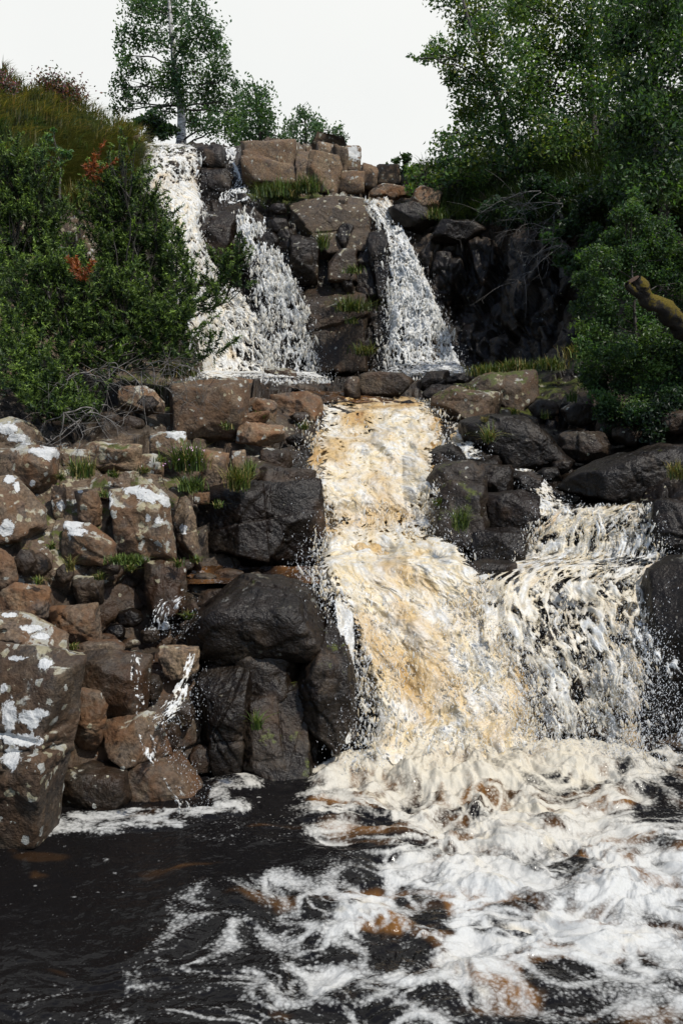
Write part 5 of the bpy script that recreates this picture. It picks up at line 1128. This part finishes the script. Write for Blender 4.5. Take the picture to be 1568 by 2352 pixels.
tuft('yellow-green tuft between the small white-topped stone and the dark face', 545, 1118, 26, 52, 200, 404, fwd=.45, wts=(4, 1, 4, 0))
tuft('short leafy green tuft beside the dark pointed block', 572, 1092, 18, 36, 90, 405, fwd=.45, wts=(4, 3, 0, 0))
tuft('bright thin grass sprig on the dark mossy boulder', 590, 1672, 16, 42, 60, 406, Y=5.9, wts=(5, 2, 0, 0))
tuft('dry wispy tuft in the dark hollow', 162, 1308, 12, 32, 50, 407, fwd=.5, wts=(1, 1, 5, 0))
tuft('green fern-like tuft on the front of the rock island', 1058, 1210, 22, 44, 90, 408, Y=7.7, wts=(5, 3, 0, 1))
tuft('hanging straw tuft on the black whale-backed boulder', 1556, 1095, 26, 36, 110, 409, Y=8.2, wts=(2, 1, 5, 0))
tuft('limp grass wisps hanging down the great smooth dark boulder', 1122, 1010, 16, 40, 70, 410, Y=9.3, wts=(3, 2, 2, 0), lean=1.6)
tuft('small orange-tipped tuft on top of the great smooth dark boulder', 1112, 968, 12, 14, 40, 411, Y=9.7, wts=(1, 0, 5, 0))
tuft('thick grass patch under the big brown block at the head of the falls', 640, 452, 60, 34, 500, 412, Y=18.0, wts=(3, 4, 1, 2))
tuft('grass patch under the vertical cracks of the tall brown slab', 704, 440, 40, 34, 300, 413, Y=18.0, wts=(4, 3, 1, 2))
tuft('single tuft in a crack of the dark middle cliff', 742, 566, 16, 36, 90, 414, Y=16.6)
tuft('small tuft below the grey triangular slab', 812, 626, 22, 18, 110, 415, Y=16.5)
tuft('bushy grass tuft hanging halfway down the dark middle cliff', 806, 712, 48, 34, 340, 416, Y=16.3, lean=1.4)
tuft('little bright tuft just under the hanging grass of the middle cliff', 810, 742, 14, 16, 60, 417, Y=16.3)
tuft('brownish moss-grass tuft lowest on the dark middle cliff', 834, 812, 28, 28, 140, 418, Y=16.2, wts=(2, 2, 4, 2), lean=1.3)
tuft('sunlit grass fringe nearest the foot of the eastern upper fall', 1125, 862, 44, 26, 420, 419, Y=12.4, wts=(5, 3, 2, 0))
tuft('sunlit grass fringe along the middle of the shaded bank', 1185, 850, 44, 24, 420, 420, Y=12.4, wts=(5, 3, 2, 0))
tuft('grass fringe on the shaded bank close to the leafy bush', 1262, 846, 40, 26, 300, 421, Y=12.2, wts=(4, 3, 2, 1))
tuft('golden mossy tuft on the rise beneath the leafy bush', 1325, 822, 34, 30, 300, 422, Y=11.8, wts=(3, 1, 5, 0))
tuft('grass clump on the broken boulder of the shaded bank', 1070, 905, 30, 18, 160, 423, Y=11.2, wts=(3, 2, 3, 1))
tuft('few blades at the lower rim of the leafy bush', 1314, 920, 14, 30, 40, 424, Y=10.4, wts=(3, 2, 0, 1))
tuft('grass beneath the spreading juniper arm', 405, 862, 40, 36, 260, 425, Y=10.2, wts=(3, 2, 4, 1))
tuft('green moss cushion sprouting between the brown wedge and the rusty boulder', 292, 1292, 44, 20, 600, 426, fwd=.55, wts=(5, 2, 0, 1), lean=1.0)
tuft('grassy strip at the top of the western fall', 285, 300, 24, 26, 200, 427, Y=18.8, wts=(4, 2, 2, 0))
tuft('grass on the black ribbed ledge under the first overhanging leaves', 1000, 500, 26, 22, 150, 428, Y=17.2)
tuft('yellowish grass between the two tall junipers', 180, 470, 34, 46, 260, 429, Y=11.6, wts=(3, 1, 4, 1))

for i, (x, y) in enumerate([(140,1100),(262,1095),(240,1140),(300,1310),(408,1300),(120,1260),(370,1060),(500,1165),(230,1330),(330,1085),(90,1340),(450,1290),(520,985),(600,960),(165,1490),(430,1420),(700,985),(1010,1160),(1250,960),(1180,950)]):
    tuft('small grass sprout growing from a crack between boulders', x, y, 12, 18, 50, 500 + i, fwd=.35, wts=(4, 2, 2, 1), lean=1.1)
rs = np.random.RandomState(77)
def slope_pts(n, x0, x1, y0, y1, fwd=.05):
    px = rs.uniform(x0, x1, n); py = rs.uniform(y0, y1, n)
    top = np.interp(px, _PX, _TOP); k = py > top + 1
    px, py = px[k], py[k]
    return W(px, py, terrY(px, py) - fwd), px, py
C, _, _ = slope_pts(15000, -60, 330, 190, 420, .1)
nn_ = fbm(C * .9, 4, 15); n2_ = fbm(C * 2.6, 3, 16)
C = C + np.stack([0 * nn_, -.25 * np.abs(n2_), .55 * np.clip(n2_ + .1, 0, 1)], -1)
V, Fc, cc = blades(C, .24 * (1 + .8 * np.clip(nn_, -.6, 1)), rs, [(.095, .105, .055), (.065, .082, .040), (.16, .14, .085), (.040, .055, .028)], (4, 4, 2, 3), .007, 1.4, dirv=(.7, -.5, 0))
tint = np.where((nn_ > .12)[:, None], [1.5, 1.2, .8], np.where((nn_ < -.12)[:, None], [.45, .7, .45], [1.0, 1.0, 1.0])); cc[:, :3] *= np.repeat(tint, 7, 0)
o = mk('hillside_grass', V, Fc, M_GRASS, attrs=dict(col=cc), smooth=False); tag(o, 'olive long grass combed down the hillside', kind='stuff')
C, _, _ = slope_pts(5000, -60, 330, 190, 262, .0)
C = C[fbm(C * 1.0, 3, 91) > .02]; C = np.repeat(C, 14, 0) + rs.normal(0, .13, (len(C) * 14, 3)) + [0, -.15, .22]
V, Fc, cc = leafquads(C, .03, rs, palette(len(C), rs, [(.12, .045, .07), (.07, .05, .03), (.16, .06, .03), (.035, .05, .02)], (3, 3, 1, 3)))
o = mk('heather', V, Fc, M_LEAF, attrs=dict(col=cc), smooth=False); tag(o, 'purple-brown heather along the hill crest', kind='stuff')
C, _, _ = slope_pts(16000, 100, 300, 330, 470, .1)
V, Fc, cc = blades(C, .35, rs, [(.05, .05, .02), (.09, .08, .035), (.03, .035, .014)], (3, 2, 3), .007, 1.6, dirv=(.6, -.6, 0))
o = mk('scrub', V, Fc, M_GRASS, attrs=dict(col=cc), smooth=False); tag(o, 'dull brown heath scrub on the steep bank', kind='stuff')
C, _, _ = slope_pts(20000, 960, 1600, 200, 520, .1)
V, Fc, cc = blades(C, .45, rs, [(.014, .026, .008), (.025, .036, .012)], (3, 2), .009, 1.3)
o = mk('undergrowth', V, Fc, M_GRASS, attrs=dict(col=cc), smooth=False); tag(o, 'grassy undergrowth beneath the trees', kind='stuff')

rh = np.random.RandomState(31)
hx, hy_ = rh.uniform(-40, 320, 520), rh.uniform(200, 440, 520)
ok = hy_ > np.interp(hx, _PX, _TOP) + 4; hx, hy_ = hx[ok], hy_[ok]
hs = [(a, b, rh.uniform(9, 32), rh.uniform(7, 17), float(terrY(a, b)) - .15) for a, b in zip(hx, hy_)]
C, _, colr = crown(hs, .026, .42, rh, [(.07, .10, .035), (.11, .115, .052), (.075, .055, .045), (.03, .05, .02), (.14, .07, .03)], (4, 4, .6, 3, .25), .1, 12, .4)
V, Fc, cc = leafquads(C, .026, rh, colr)
o = mk('heath_scrub', V, Fc, M_LEAF, attrs=dict(col=cc), smooth=False); tag(o, 'low mounded heath bushes covering the hillside', kind='stuff')

# ---------------------------------------------------------------- mossy log with a sawn end
def mossy_log():
    rs = np.random.RandomState(9)
    pts = np.array([W(1640, 850, 9.9), W(1585, 770, 9.75), W(1540, 722, 9.6), W(1500, 695, 9.5), W(1470, 668, 9.42), W(1458, 640, 9.38)])
    s = np.linspace(0, 1, len(pts)); ss = np.linspace(0, 1, 60)
    T = np.stack([np.interp(ss, s, pts[:, k]) for k in range(3)], -1) + .02 * np.stack([np.sin(ss * 17), 0 * ss, np.cos(ss * 23)], -1)
    for _ in range(3): T[1:-1] = (T[:-2] + 2 * T[1:-1] + T[2:]) / 4
    rad = np.linspace(.11, .055, 60) * (1 + .10 * np.sin(ss * 31)); rad[-8:] *= np.linspace(1, 1.12, 8)
    V, Fq = tubes([(T, rad)], 40)
    V = V + nrm(V - np.repeat(T, 40, 0)) * (.05 * fbm(V * 7, 4, 3) + .008 * fbm(V * 40, 2, 4))[:, None]
    t = thing('mossy_log', 'mossy leaning log with a pale sawn end in front of the leafy round bush', 'log', T[0])
    m = NT('mossy_bark'); p = m.pos(); n = m.noise(p, 14, 5, .65)
    u = m.n('ShaderNodeSeparateXYZ'); m.set(u.inputs[0], m.n('ShaderNodeNewGeometry').outputs['Normal'])
    f = m.smooth(m.math('ADD', n, m.math('MULTIPLY', u.outputs[2], .22)), .44, .56)
    mm = m.done(m.bsdf(m.mix(f, m.mix(n, rgb(.010, .009, .008), rgb(.035, .03, .025)), m.mix(m.noise(p, 60, 3), rgb(.025, .022, .004), rgb(.12, .088, .012))), .9, .15, m.bump(m.noise(p, 55, 4, .7), .8, .02)))
    mk('bark', V, Fq, mm, t)
    knot = np.array([W(1482, 682, 9.46), W(1462, 676, 9.42), W(1446, 664, 9.38), W(1438, 652, 9.36)])
    V2, F2 = tubes([(bez(knot[0], knot[2], knot[3], 10), np.linspace(.055, .03, 10))], 16)
    mk('knot', V2 + nrm(rs.normal(size=V2.shape)) * .002, F2, mm, t)
    e = T[-1]; ax = nrm(T[-1] - T[-3]); a = nrm(np.cross(ax, [0, 1, 0])); b = np.cross(ax, a); an = np.linspace(0, 2 * math.pi, 41)[:-1]
    ring = e + ax * .004 + (rad[-1] * 1.02) * (a * np.cos(an)[:, None] + b * np.sin(an)[:, None])
    Vc = np.concatenate([[e + ax * .012], ring]); Fc = np.array([[0, 1 + i, 1 + (i + 1) % 40] for i in range(40)])
    mk('sawn_end', Vc, Fc, make_plain('sawn_wood', (.06, .036, .024), .8, .2, 40, .5), t)
mossy_log()
